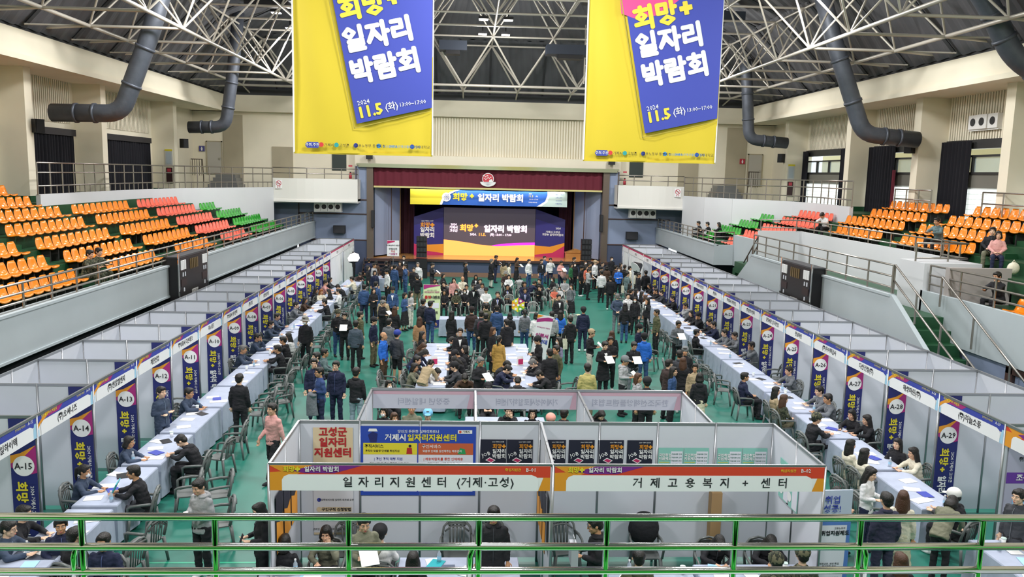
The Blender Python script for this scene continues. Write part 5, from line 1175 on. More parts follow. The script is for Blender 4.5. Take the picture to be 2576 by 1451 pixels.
def cup(x, y, z, lab, grp='paper cups on the tables'):
    t = thing('paper_cup', lab, 'cup', (x, y, z), 0, grp); link('cup_body', cupm, t); link('lid', lidm, t)
plasm = mat('clear_plastic', 'd0dce8', .1, alpha=.55); botm = MB().tube([(0, 0, 0), (0, 0, .13), (0, 0, .16), (0, 0, .18)], [.032, .032, .014, .014], 10).mesh('bottle_body', plasm, True)
bcap = MB().tube([(0, 0, .18), (0, 0, .2)], .016, 8).mesh('cap', white); blab = MB().tube([(0, 0, .05), (0, 0, .1)], .033, 10, cap=False).mesh('bottle_label', sky_blue)
def bottle(x, y, z, lab, grp='water bottles on the tables'):
    t = thing('water_bottle', lab, 'bottle', (x, y, z), 0, grp); link('bottle_body', botm, t); link('cap', bcap, t); link('bottle_label', blab, t)
rng = random.Random(3); ZT = .756
LYT = {}
for num, (s, yc) in BY.items():
    x = -6.47 if s < 0 else 8.68; yc = yc+(.35 if s < 0 else .35)
    LYT[num] = (x, yc); table(x, yc, 0, 'long table under grey cloth at booth %s' % num, 'cloth-covered tables along the %s booths' % ('left' if s < 0 else 'right'))
    near = ['nearest the camera', 'in the middle', 'towards the stage']
    for k in range(3):
        if rng.random() < .85: sheet_on(x+rng.uniform(-.2, .2), yc-.55+.5*k+rng.uniform(-.08, .08), ZT, rng.uniform(-.4, .4)+PI/2, 'white printed sheet on the %s table, %s' % (num, near[k]), 'papers on the booth tables', .21, rng.choice([.3, .42]))
    if rng.random() < .6: cup(x+rng.uniform(-.25, .25), yc+.75, ZT, 'white paper cup on the %s table' % num)
    if rng.random() < .6: bottle(x+rng.uniform(-.25, .25), yc-.78, ZT, 'small water bottle on the %s table' % num)
    if rng.random() < .45: sheet_on(x+rng.uniform(-.1, .1), yc+.45, ZT+.004, rng.uniform(0, 2), 'dark tablet folder on the %s table' % num, 'folders on the booth tables', .2, .28, black, 'folder', 'folder')
    if rng.random() < .35: sheet_on(x+.05, yc-.28, ZT+.005, rng.uniform(0, 1), 'navy and yellow brochure on the %s table' % num, 'brochures', .2, .28, navyb, 'brochure', 'brochure')
for i, (x, y, rz, w, l) in enumerate([(-2.2, 11.25, 90, .7, 1.6), (-.1, 11.55, 90, .7, 1.8), (2.75, 11.2, 90, .7, 1.3), (4.35, 11.3, 90, .7, 1.7), (8.75, 11.6, 0, .7, 1.8), (-6.55, 11.55, 0, .8, 1.8)]):
    P = ['left in booth B-01', 'right in booth B-01', 'left in booth B-02', 'right in booth B-02', 'at the lower right edge', 'at the lower left corner'][i]; table(x, y, R(rz), 'grey cloth-covered table %s' % P, 'tables in the near booths', w, l)
    for k in range(4): sheet_on(x+(rng.uniform(-.6, .6) if rz else rng.uniform(-.2, .2)), y+(rng.uniform(-.2, .2) if rz else -.7+.4*k), ZT+.001*k, rng.uniform(-.5, .5), 'document %s on the table %s' % (['lying flat', 'slightly turned', 'beside a cup', 'near the edge'][k], P), 'papers in the near booths', .21, .3, [paper, paper, sky_blue, paper][k] if i != 1 else [paper, mat('slate_print', '5a6478', .6), paper, mat('teal_folder', '2aa8b0', .5)][k])
    cup(x+(.5 if rz else .1), y+(.15 if rz else .7), ZT, 'lidded cup on the table %s' % P); bottle(x+(-.3 if rz else -.1), y+(.2 if rz else .5), ZT, 'clear water bottle on the table %s' % P)
# long writing tables in the middle of the floor
for i, (xc, y0, y1, nm) in enumerate([(-1.05, 22.0, 27.8, 'left'), (1.6, 22.1, 27.9, 'right')]):
    for k in range(3): table(xc, y0+.97+1.95*k, 0, 'white-topped writing table, %s island, %s of three' % (nm, ['near', 'middle', 'far'][k]), 'writing tables in the middle', .8, 1.93)
    for k in range(12):
        sheet_on(xc+rng.choice([-1, 1])*rng.uniform(.1, .25), y0+.3+.47*k, ZT, rng.uniform(-.3, .3)+PI/2, 'white form on the %s writing island, %s from the near end' % (nm, OR[k]), 'forms on the writing tables', .21, .36)
    for k in range(3): cup(xc+.02, y0+1+1.9*k, ZT, 'pen cup on the %s writing island, %s' % (nm, ['near', 'middle', 'far'][k]))
    hd = thing('leaflet_holder', 'small red and white leaflet stand on the %s writing island' % nm, 'stand', (xc, y0+2.6, ZT), R(20)); obj('front_sheet', MB().prism([(-.05, 0), (.05, 0), (0, .28)], 'x', -.1, .1), [white], hd); obj('red_print', MB().box(-.08, .08, -.045, -.04, .03, .2), pinkr, hd)
# desks behind the rear booths and the host's table
table(.9, 18.9, R(90), 'pale cloth table behind the middle rear booth', 'tables in the near booths', .7, 1.9)
table(-.3, 32.9, R(90), 'white table before the host with prizes', 'tables before the audience', .7, 1.8)
table(1.6, 33.1, R(90), 'white table right of the host table', 'tables before the audience', .7, 1.8)
table(-6.2, 43.2, R(0), 'white desk cluttered with papers near the lamp', 'tables before the audience', .9, 2.2)
table(-4.9, 45.6, R(0), 'white side desk beside the stage steps', 'tables before the audience', .7, 1.4)
# standing signs
def standsign(lab, x, y, w, h, z0=0.05, tilt=0, face=0):
    t = thing('standing_sign', lab, 'sign', (x, y, 0), R(face)); b = obj('sign_board', bx(-w/2, w/2, 0, .03, z0, z0+h), mat('sign_white', 'eeeef0', .5), t)
    obj('sign_foot', bx(-.2, .2, -.15, .2, 0, .04), alu, t)
    t.rotation_euler = (0, R(tilt), R(face)); return t, b
t, b = standsign('pale green standing sign for the roulette event', -1.6, 34.4, .72, 1.85); y = -.01
b.data.materials[0] = mat('pale_lime_print', 'd4e4b0', .6)
obj('magenta_wave', MB().poly([(-.35, 1.7), (-.1, 1.78), (.35, 1.86), (.35, 1.9), (-.35, 1.9)], y), magenta, t); text('2024 거제시·고성군', .05, ink, t, (0, -.02, 1.66)); text('희망✚일자리 박람회', .075, magenta, t, (0, -.02, 1.58), bold=.02)
text('룰렛', .15, rd, t, (-.17, -.02, 1.35), bold=.03); text('이벤트', .15, ink, t, (.15, -.02, 1.35), bold=.03); obj('grey_pill', MB().poly([(-.12, 1.16), (.12, 1.16), (.12, 1.22), (-.12, 1.22)], y), darkgrey, t); obj('pale_box', MB().poly([(-.3, .9), (.3, .9), (.3, 1.12), (-.3, 1.12)], y), lp, t); text('이벤트', .12, ink, t, (.1, -.02, .7), bold=.03)
obj('navy_base', MB().poly([(-.36, .05), (.36, .05), (.36, .4), (.0, .35), (-.36, .15)], y), navy, t)
t, b = standsign('tilted white standing sign for the resume desk', 2.42, 28.2, .56, 1.62, .12, tilt=9, face=-8); text('이력서', .17, magenta, t, (0, -.02, 1.0), bold=.03); text('작성대', .17, navyb, t, (0, -.02, .79), bold=.03)
obj('magenta_wave', MB().poly([(-.28, 1.45), (0, 1.54), (.28, 1.58), (.28, 1.68), (.1, 1.69), (-.28, 1.58)], -.01), magenta, t); obj('orange_corner', MB().poly([(-.28, 1.6), (-.05, 1.735), (-.28, 1.735)], -.012), orange, t); text('희망✚일자리 박람회', .055, magenta, t, (0, -.02, 1.3), bold=.015)
t, b = standsign('white sign on a pole beside the stage steps', -4.65, 49.3, .72, .95, 1.55); obj('pole', MB().tube([(0, .05, 0), (0, .05, 1.6)], .02, 6), alu, t); obj('magenta_wave', MB().poly([(-.35, 2.3), (.1, 2.42), (.1, 2.48), (-.35, 2.48)], -.01), pinkr, t)
for z, s, m_ in ((2.2, '희망✚일자리 박람회', ink), (1.98, '면접사진', ink), (1.83, '무료', rd), (1.68, '기념촬영', magenta)): text(s, .1 if z > 2.1 else .14, m_, t, (0, -.02, z), bold=.015)
t, b = standsign('pale blue employment programme roll-up sign by booth B-02', 5.72, 11.9, .66, 1.8, face=3); b.data.materials[0] = mat('pale_blue_sheet', 'c4cce0', .6)
obj('blue_band', MB().poly([(-.33, .1), (.33, .1), (.33, 1.35), (-.1, 1.4), (-.33, 1.32)], -.008), mat('mid_blue_print', '5a80c8', .6), t); obj('white_card', MB().poly([(-.31, .15), (.25, .15), (.27, 1.28), (-.31, 1.28)], -.011), lp, t)
text('취업\n성공!', .14, navyb, t, (0, -.02, 1.62), bold=.015); text('국민취업지원제도', .085, ink, t, (0, -.02, 1.15), bold=.025); text('고용노동부', .04, ink, t, (.15, -.02, 1.23))
for z in (.62, .38): obj('round_icon', MB().disc((-.23, -.014, z), .045, 16), sky_blue, t); text('청장년층, 여성 취업\n취약계층 지원', .04, ink, t, (.02, -.02, z))
# roulette wheel on the host's side
t = thing('prize_wheel', 'small colourful hexagonal prize wheel beside the host', 'game wheel', (2.0, 33.0, .755), 0); cols = [magenta, yellow, orange, yellow, mat('lime_print', '6ab03a', .6), yellow]
for k in range(6):
    a0 = PI/6+k*PI/3; obj('wheel_segment', MB().prism([(0, .55), (.3*math.cos(a0), .55+.3*math.sin(a0)), (.3*math.cos(a0+PI/3), .55+.3*math.sin(a0+PI/3))], 'y', 0, .02), cols[k], t); obj('number_disc', MB().disc((.19*math.cos(a0+PI/6), -.01, .55+.19*math.sin(a0+PI/6)), .05, 12), white, t)
obj('wheel_post', bx(-.02, .02, .02, .06, 0, .6), alu, t); obj('hub', MB().disc((0, -.012, .55), .05, 12), white, t)
# photo lamps
def softlamp(lab, x, y, rz, on):
    t = thing('photo_reflector_lamp', lab, 'lamp', (x, y, 0), rz)
    obj('tripod', MB().tube([(0, 0, .6), (0, 0, 2.0)], .015, 6).tube([(0, 0, .7), (.3, .2, 0)], .012, 5).tube([(0, 0, .7), (-.3, .2, 0)], .012, 5).tube([(0, 0, .7), (0, -.35, 0)], .012, 5), black, t)
    obj('reflector_shell', MB().tube([(0, .35, 1.95), (0, -.05, 1.8)], [.1, .36], 8), black, t); obj('white_front', MB().tube([(0, -.05, 1.8), (0, -.07, 1.79)], .34, 8), mat('softbox_lit', 'fff4ee', .5, emit=6) if on else mat('softbox_off', 'f0f0f0', .5), t)
softlamp('glowing white photo softbox behind the left row end', -6.5, 45.6, R(25), True); softlamp('black photo umbrella lamp in front of the A-16 side booth', 8.9, 43.0, R(-60), False)
# floor odds and ends
sheet_on(5.2, 38.4, .002, .5, 'pale yellow leaflet dropped on the green floor', None, .3, .3, mat('pale_yellow_paper', 'f0ecb8', .8), 'dropped_leaflet', 'paper')
bxm = mat('cardboard', 'a8875e', .8); tag(obj('cardboard_tube', bx(-.09, .09, -.09, .09, 0, 1.35), bxm, None, (4.25, 13.1, 0)), 'tall brown cardboard tube leaning in booth B-02', 'tube')
tag(obj('black_case', MB().box(-.55, .55, -.3, .3, 0, .9), black, None, (.0-.35, 16.6, 0)), 'large black equipment case in the rear booths', 'case')
# ---------------------------------------------------------------- people
skin = mat('skin', 'd9ab8c', .55); hairm = mat('black_hair', '17130f', .45, bump=.4, bscale=60)
V = Vector
def pose(k):
    """joints in metres, facing -y"""
    d = dict(pel=V((0, 0, .93)), che=V((0, 0, 1.24)), nk=V((0, .01, 1.45)), hd=V((0, -.015, 1.585)), pitch=0, sh=.158, kn=[V((s*.10, -.01, .5)) for s in (1, -1)], an=[V((s*.11, .02, .09)) for s in (1, -1)],
             el=[V((s*.215, .03, 1.11)) for s in (1, -1)], wr=[V((s*.222, -.04, .87)) for s in (1, -1)], hv=[V((0, -.1, -1)), V((0, -.1, -1))])
    if k == 'f': d['wr'] = [V((-.03, -.2, 1.1)), V((.03, -.17, 1.13))]; d['hv'] = [V((-1, -.1, 0)), V((1, -.1, 0))]
    if k == 'p': d['el'] = [V((s*.23, .0, 1.13)) for s in (1, -1)]; d['wr'] = [V((s*.11, -.22, 1.14)) for s in (1, -1)]; d['hv'] = [V((-.4, -1, .1)), V((.4, -1, .1))]; d['pitch'] = 14; d['hd'] = V((0, -.035, 1.575))
    if k == 'h': d['el'][0] = V((.25, -.1, 1.18)); d['wr'][0] = V((.1, -.15, 1.42)); d['hv'][0] = V((-.4, 0, 1))
    if k == 'j': d['el'] = [V((s*.26, .09, 1.13)) for s in (1, -1)]; d['wr'] = [V((s*.06, .2, .98)) for s in (1, -1)]; d['hv'] = [V((-.7, .1, -.5)), V((.7, .1, -.5))]
    if k == 'k': d['kn'] = [V((.1, -.14, .51)), V((-.1, .0, .5))]; d['an'] = [V((.1, -.24, .1)), V((-.1, .3, .15))]; d['wr'] = [V((.25, .08, .9)), V((-.24, -.18, .92))]
    if k == 'b':
        d.update(pel=V((0, .08, .93)), che=V((0, -.12, 1.16)), nk=V((0, -.27, 1.29)), hd=V((0, -.38, 1.35)), pitch=50); d['el'] = [V((s*.23, -.36, 1.03)) for s in (1, -1)]; d['wr'] = [V((s*.12, -.52, .84)) for s in (1, -1)]; d['hv'] = [V((0, -1, -.2))]*2
    if k in 'utwe':
        d.update(pel=V((0, .04, .54)), che=V((0, .03, .85)), nk=V((0, .03, 1.06)), hd=V((0, 0, 1.19))); d['kn'] = [V((s*.13, -.42, .53)) for s in (1, -1)]; d['an'] = [V((s*.13, -.40, .09)) for s in (1, -1)]
        d['el'] = [V((s*.24, -.02, .78)) for s in (1, -1)]; d['wr'] = [V((s*.08, -.22, .66)) for s in (1, -1)]; d['hv'] = [V((-.5, -.7, -.1)), V((.5, -.7, -.1))]
        if k in 'te':
            d.update(che=V((0, -.04, .84)), nk=V((0, -.1, 1.04)), hd=V((0, -.13, 1.17)), pitch=8); d['el'] = [V((s*.25, -.22, .81)) for s in (1, -1)]; d['wr'] = [V((s*.1, -.42, .80)) for s in (1, -1)]; d['hv'] = [V((-.4, -1, 0)), V((.4, -1, 0))]
        if k == 'e': d['el'][0] = V((.2, -.3, .82)); d['wr'][0] = V((.08, -.24, 1.02)); d['hv'][0] = V((-.2, .1, 1))
        if k == 'w':
            d.update(che=V((0, -.08, .82)), nk=V((0, -.2, 1.0)), hd=V((0, -.29, 1.085)), pitch=42); d['el'] = [V((s*.27, -.28, .80)) for s in (1, -1)]; d['wr'] = [V((s*.09, -.47, .79)) for s in (1, -1)]; d['hv'] = [V((-.5, -1, 0)), V((.5, -1, 0))]
    return d
def capsule(mb, a, b, r0, r1, n=10):
    a, b = V(a), V(b); d = (b-a).normalized(); pts = [a-d*r0*.7, a-d*r0*.3, a, b, b+d*r1*.3, b+d*r1*.7]; mb.tube(pts, [r0*.6, r0*.92, r0, r1, r1*.92, r1*.6], n)
def loftring(mb, secs, n=16):
    """closed loft through (centre, rx, ry, up) sections"""
    vs = []
    for c, rx, ry, up in secs:
        up = up.normalized(); bx_ = V((1, 0, 0)); by = up.cross(bx_).normalized()
        for k in range(n):
            a = 2*PI*k/n; ca, sa = math.cos(a), math.sin(a); q = .95
            vs.append(c+bx_*rx*math.copysign(abs(ca)**q, ca)+by*ry*math.copysign(abs(sa)**q, sa))
    N = len(secs); mb.add(vs, [(i*n+k, i*n+(k+1) % n, (i+1)*n+(k+1) % n, (i+1)*n+k) for i in range(N-1) for k in range(n)]+[tuple(range(n))[::-1], tuple((N-1)*n+k for k in range(n))])
def torso(mb, d, g, low=-.10, wide=1.0):
    P, C, K = d['pel'], d['che'], d['nk']; u1 = (C-P).normalized(); u2 = (K-C).normalized(); seat = P.z < .7
    secs = [(P+u1*low, .165*wide+g, .115*wide+g, u1), (P+u1*.03, .160+g, .110+g, u1), (P.lerp(C, .55), .150+g, .100+g, u1), (C+u2*.0, .165+g, .115+g, (u1+u2)), (C+u2*.09, .168+g, .108+g, u2), (K-u2*.075, .135+g*.6, .085+g*.6, u2), (K-u2*.035, .092+g*.4, .07+g*.4, u2), (K, .06+g*.4, .055+g*.4, u2)]
    loftring(mb, secs)
def shoulders(d):
    u = (d['nk']-d['che']).normalized(); c = d['nk']-u*.095; return [c+V((s*d['sh'], 0, 0)) for s in (1, -1)]
def hand(mb, w, hv, s):
    hv = hv.normalized(); side = hv.cross(V((0, 0, 1)));
    if side.length < .3: side = V((0, 1, 0)).cross(hv)
    side.normalize(); nrm = hv.cross(side)
    capsule(mb, w, w+hv*.07, .024, .03, 8); mb.ell(w+hv*.065, (.036, .036, .03), n=8, k=6)
    for i, (o, L) in enumerate(((-.031, .055), (-.011, .07), (.011, .074), (.031, .064))):
        a = w+hv*.08+side*o; b = a+hv*L*.55+side*o*.25-nrm*.008; c = b+hv*L*.4-nrm*.022; mb.tube([a, b, c], [.0105, .0098, .008], 6)
    a = w+hv*.03+side*(-s*.03); mb.tube([a, a+side*(-s*.028)+hv*.03, a+side*(-s*.034)+hv*.06], [.013, .012, .009], 6)
def headgeo(mb):
    mb.ell((0, .012, .035), (.076, .092, .088), n=16, k=12); mb.ell((0, -.02, -.035), (.062, .07, .072), n=14, k=10); mb.ell((0, -.055, -.085), (.032, .03, .026), n=10, k=8)
    mb.tube([(0, -.085, .02), (0, -.102, -.012), (0, -.108, -.03)], [.009, .013, .016], 8)
    for s in (1, -1):
        mb.ell((s*.079, .01, .0), (.012, .022, .032), n=8, k=6); mb.ell((s*.04, -.066, -.02), (.024, .02, .024), n=8, k=6); mb.ell((s*.032, -.078, .032), (.026, .012, .009), n=8, k=6)
    mb.ell((0, -.086, -.062), (.024, .012, .012), n=8, k=6)
def head_matrix(d): return Matrix.Translation(d['hd']+V((0, 0, -.004))) @ Matrix.Rotation(R(d['pitch']), 4, 'X') @ Matrix.Diagonal((1.12, 1.09, 1.07, 1))
def body_mesh(d):
    mb = MB(); torso(mb, d, -.015); sh = shoulders(d)
    for i in (0, 1):
        capsule(mb, sh[i], d['el'][i], .048, .04); capsule(mb, d['el'][i], d['wr'][i], .04, .026)
        hp = d['pel']+V(((1, -1)[i]*.09, 0, -.02)); capsule(mb, hp, d['kn'][i], .08, .055); capsule(mb, d['kn'][i], d['an'][i], .052, .036)
        hand(mb, d['wr'][i], d['hv'][i], (1, -1)[i])
    hm = head_matrix(d); h = MB(); headgeo(h); mb.add([hm @ V(v) for v in h.v], h.f)
    capsule(mb, d['nk']-(d['nk']-d['che']).normalized()*.04, hm @ V((0, .02, -.03)), .056, .052, 12)
    me = fused(mb, .0105, 'body', [skin, hairm, mat('lips', 'b0605a', .5), mat('eye_white', 'e8e4e0', .3)], 2, .55)
    f = MB()
    for s in (1, -1): f.ell((s*.031, -.083, .012), (.013, .006, .006), 3, 8, 6); f.ell((s*.031, -.088, .012), (.0065, .003, .006), 1, 8, 6); f.tube([(s*.014, -.09, .031), (s*.034, -.09, .036), (s*.05, -.078, .03)], .0038, 5, 1)
    f.ell((0, -.097, -.057), (.021, .004, .004), 2, 8, 5); f.ell((0, -.096, -.066), (.017, .005, .005), 2, 8, 5)
    bm = bmesh.new(); bm.from_mesh(me); vs = [bm.verts.new(hm @ V(v)) for v in f.v]
    for fc, mi in zip(f.f, f.m):
        q = bm.faces.new([vs[i] for i in fc]); q.material_index = mi; q.smooth = True
    bm.to_mesh(me); bm.free(); return me
cloth = mat('fabric', '303030', .85)
from mathutils import noise
def wrinkle(me, amp, seed):
    me.update(); nn = [v.normal.copy() for v in me.vertices]
    for v, n in zip(me.vertices, nn):
        p = v.co; q = V((p.x*7+seed, p.y*7, p.z*15)); v.co = p+n*(noise.noise(q)*amp+noise.noise(q*2.3)*amp*.5)
    me.update(); return me
def top_mesh(d, coat=False):
    mb = MB(); torso(mb, d, .014, low=-.12); sh = shoulders(d)
    for i in (0, 1):
        capsule(mb, sh[i], d['el'][i], .066, .055); capsule(mb, d['el'][i], d['wr'][i]-(d['wr'][i]-d['el'][i]).normalized()*.02, .054, .042)
    if coat: P = d['pel']; loftring(mb, [(V((P.x, P.y+.02, .50)), .235, .18, V((0, 0, 1))), (P+V((0, .01, -.15)), .205, .155, V((0, 0, 1))), (P+V((0, 0, .1)), .17, .125, V((0, 0, 1))), (P+V((0, 0, .2)), .16, .115, V((0, 0, 1)))])
    u = (d['nk']-d['che']).normalized(); mb.tube([d['nk']-u*.05, d['nk']-u*.0], [.085, .066], 12)
    me = wrinkle(fused(mb, .017, 'jacket', cloth, 4), .013, 3.1)
    return me
def legs_mesh(d, kind='trousers'):
    mb = MB(); P = d['pel']; mb.ell(P+V((0, 0, -.02)), (.172, .125, .13), n=14, k=10)
    if kind == 'skirt': loftring(mb, [(V((P.x, P.y+.01, .28)), .25, .2, V((0, 0, 1))), (P+V((0, 0, -.2)), .2, .15, V((0, 0, 1))), (P+V((0, 0, .08)), .15, .11, V((0, 0, 1)))])
    for i in (0, 1):
        hp = P+V(((1, -1)[i]*.09, 0, -.03)); an = d['an'][i]; kn = d['kn'][i]
        if kind == 'skirt': capsule(mb, kn, an+V((0, 0, .03)), .05, .035); continue
        capsule(mb, hp, kn, .098, .073)
        if kind == 'shorts': continue
        capsule(mb, kn, an+(kn-an).normalized()*.03, .07, .058)
    return wrinkle(fused(mb, .018, kind, cloth, 2), .012, 7.7)
shoe = MB(); shoe.ell((0, -.05, .035), (.045, .13, .04), n=10, k=8); shoe.ell((0, .03, .06), (.042, .05, .055), n=10, k=8); shoem = fused(shoe, .014, 'shoe', cloth, 2, .8)
# hair and hats, in head space
HG = {}
def hairgeo(kind):
    mb = MB()
    if kind != 'bd':
        mb.ell((0, .022, .048), (.088, .098, .088), n=16, k=12); mb.ell((0, -.03, .088), (.07, .07, .042), n=14, k=10); mb.ell((0, .06, -.01), (.074, .055, .07), n=12, k=8)
        for s in (1, -1): mb.ell((s*.068, -.005, .04), (.022, .06, .05), n=8, k=6)
    else: mb.ell((0, .05, -.0), (.084, .062, .05), n=14, k=10)
    if kind in ('lg', 'bb', 'lb'):
        low = -.3 if kind != 'bb' else -.13
        mb.tube([(0, .03, .06), (0, .05, -.05), (0, .07, low*.6), (0, .075, low)], [.09, .098, .092, .06], 14, flat=.75)
        for s in (1, -1): mb.tube([(s*.06, 0, .05), (s*.078, .01, -.04), (s*.085, .02, low*.55), (s*.075, .03, low*.9)], [.03, .034, .034, .02], 8)
    if kind == 'pt': mb.tube([(0, .1, .06), (0, .15, .03), (0, .15, -.08), (0, .13, -.2)], [.02, .034, .032, .012], 8)
    return mb
for k in ('ms', 'lg', 'bb', 'pt', 'bd'): HG[k] = fused(hairgeo(k), .0125, 'hair', hairm, 3)
def capmesh(kind):
    mb = MB()
    if kind == 'cap': mb.ell((0, .01, .055), (.104, .116, .1), n=18, k=12); mb.ell((0, -.12, .045), (.072, .075, .010), n=14, k=6)
    elif kind == 'bucket': mb.tube([(0, .01, .16), (0, .01, .14), (0, .01, .05), (0, -.0, .0)], [.06, .095, .108, .16], 16)
    else: mb.ell((0, .015, .06), (.1, .112, .1), n=18, k=12)
    return fused(mb, .012, 'cap' if kind == 'cap' else 'hat', cloth, 2)
CAPS = {k: capmesh(k) for k in ('cap', 'bucket', 'beanie')}
maskm = mat('mask_white', 'e8eaee', .7); mk = MB(); mk.ell((0, -.066, -.05), (.056, .042, .045), n=12, k=8); mk = mk.mesh('face_mask', maskm, True)
gl = MB()
for s in (1, -1): gl.tube([(s*.034+.024*math.cos(a), -.1, .01+.019*math.sin(a)) for a in [2*PI*q/10 for q in range(11)]], .002, 4); gl.tube([(s*.058, -.098, .014), (s*.084, .0, .012)], .002, 4)
gl.tube([(-.01, -.103, .014), (.01, -.103, .014)], .002, 4); gl = gl.mesh('glasses', black)
bp = MB(); bp.ell((0, .24, 1.17), (.15, .09, .22), n=14, k=10); bp.ell((0, .31, 1.08), (.11, .05, .12), n=12, k=8)
bp = fused(bp, .02, 'backpack', cloth, 2)
tote = MB().box(-.15, .15, -.03, .03, -.75, -.38).tube([(-.08, 0, -.4), (-.06, 0, 0), (.06, 0, 0), (.08, 0, -.4)], .008, 5).mesh('tote_bag', cloth)
CC = dict(ubl='6a7a90', nvl='4a5680', ub='3d4a60', bk='1b1b20', nv='1c2340', gy='6e7278', gl='a9aaac', dg='3c3e44', br='4e3a2c', cr='e2dbc6', pk='dba29c', wh='e6e6e6', dn='34507c', bg='b09c7c', kh='6e6650', cm='camo', co='e07860', gn='2e6e44', bb='2a6ed2',
    ye='b8924a', te='64787a', ol='5a5a40', og='7a7a66', dr='3a2c2a', lv='8a86a4', ky='b8ac6c', tn='b88e68', gb='4e5a68', dw='2e4474', bw='222226', dp='34344a', wo='dcdcda', ct='19191e', sk='1c1c20', wt='d8d4c8', cs='c8c4a8', ld='8c9ca8', sh='16161a')
CM = {}
def cm(c):
    if c not in CM: CM[c] = camo_mat('camouflage', ['4a4e3a', '2c3026', '6e6a52'], 14) if CC[c] == 'camo' else mat('fabric_'+c, CC[c], .85, bump=.55, bscale=13, var=.12, vscale=7)
    return CM[c]
brownh = mat('brown_hair', '4a2e1c', .5, bump=.4, bscale=60); greyh = mat('grey_hair', '6e6c6a', .6, bump=.4, bscale=60); gingerh = mat('ginger_hair', '8a4e1e', .5, bump=.4, bscale=60)
capc = {'ck': mat('cap_black', '1a1a1e', .8), 'ch': mat('hat_grey', '8c8a84', .8), 'cc': mat('hat_beige', 'b09a7c', .85), 'cg': mat('cap_grey', '74787a', .8), 'cb': mat('cap_blue', '2a3f9a', .7), 'cw': mat('cap_white', 'e8e6e2', .8), 'cl': mat('cap_pale_blue', '7cc0e8', .7), 'cp': mat('cap_pink', 'e8a090', .8), 'bn': mat('beanie_dark', '241c1c', .9)}
def collar_mesh(d):
    u = (d['nk']-d['che']).normalized(); c = d['nk']-u*.03; mb = MB(); pts = []
    for q in range(13):
        a = -PI/2+R(28)+(2*PI-R(56))*q/12; pts.append(c+V((math.cos(a)*.078, math.sin(a)*.07, 0))+u*(.012 if 3 < q < 9 else -.012))
    return mb.tube(pts, [.012]+[.02]*11+[.012], 8, flat=1.5).mesh('collar', cloth, True)
def hood_mesh(d):
    u = (d['nk']-d['che']).normalized(); c = d['nk']-u*.045; mb = MB(); mb.ell(c+V((0, .085, -.015)), (.115, .06, .075), n=14, k=8)
    mb.tube([c+V((math.cos(a)*.1, math.sin(a)*.085, .01)) for a in [-PI/2+R(20)+(2*PI-R(40))*q/12 for q in range(13)]], .028, 8); return fused(mb, .014, 'hood', cloth, 2)
def zip_mesh(d):
    u1 = (d['che']-d['pel']).normalized(); u2 = (d['nk']-d['che']).normalized(); f1 = V((0, -1, 0)); f1 = (f1-u1*f1.dot(u1)).normalized(); f2 = V((0, -1, 0)); f2 = (f2-u2*f2.dot(u2)).normalized()
    return MB().tube([d['pel']+u1*-.06+f1*.136, d['pel']+u1*.04+f1*.13, d['pel'].lerp(d['che'], .55)+f1*.121, d['che']+u2*.03+f2*.132, d['che']+u2*.1+f2*.124, d['nk']-u2*.05+f2*.088], .0065, 5).mesh('zip', cloth, True)
PC = {}
def parts(k, var):
    if (k, var) not in PC:
        d = PC.setdefault((k, 'pose'), pose(k))
        PC[(k, var)] = {'body': body_mesh, 'jacket': top_mesh, 'coat': lambda d: top_mesh(d, True), 'trousers': legs_mesh, 'collar': collar_mesh, 'hood': hood_mesh, 'zip': zip_mesh, 'skirt': lambda d: legs_mesh(d, 'skirt'), 'shorts': lambda d: legs_mesh(d, 'shorts')}[var](d)
    return PC[(k, var)]
def setm(o, m):
    for sl in o.material_slots: sl.link = 'OBJECT'; sl.material = m
    return o
prr = random.Random(11)
skins = [skin, mat('skin_light', 'e3bb9e', .55), mat('skin_tan', 'c4936e', .55)]
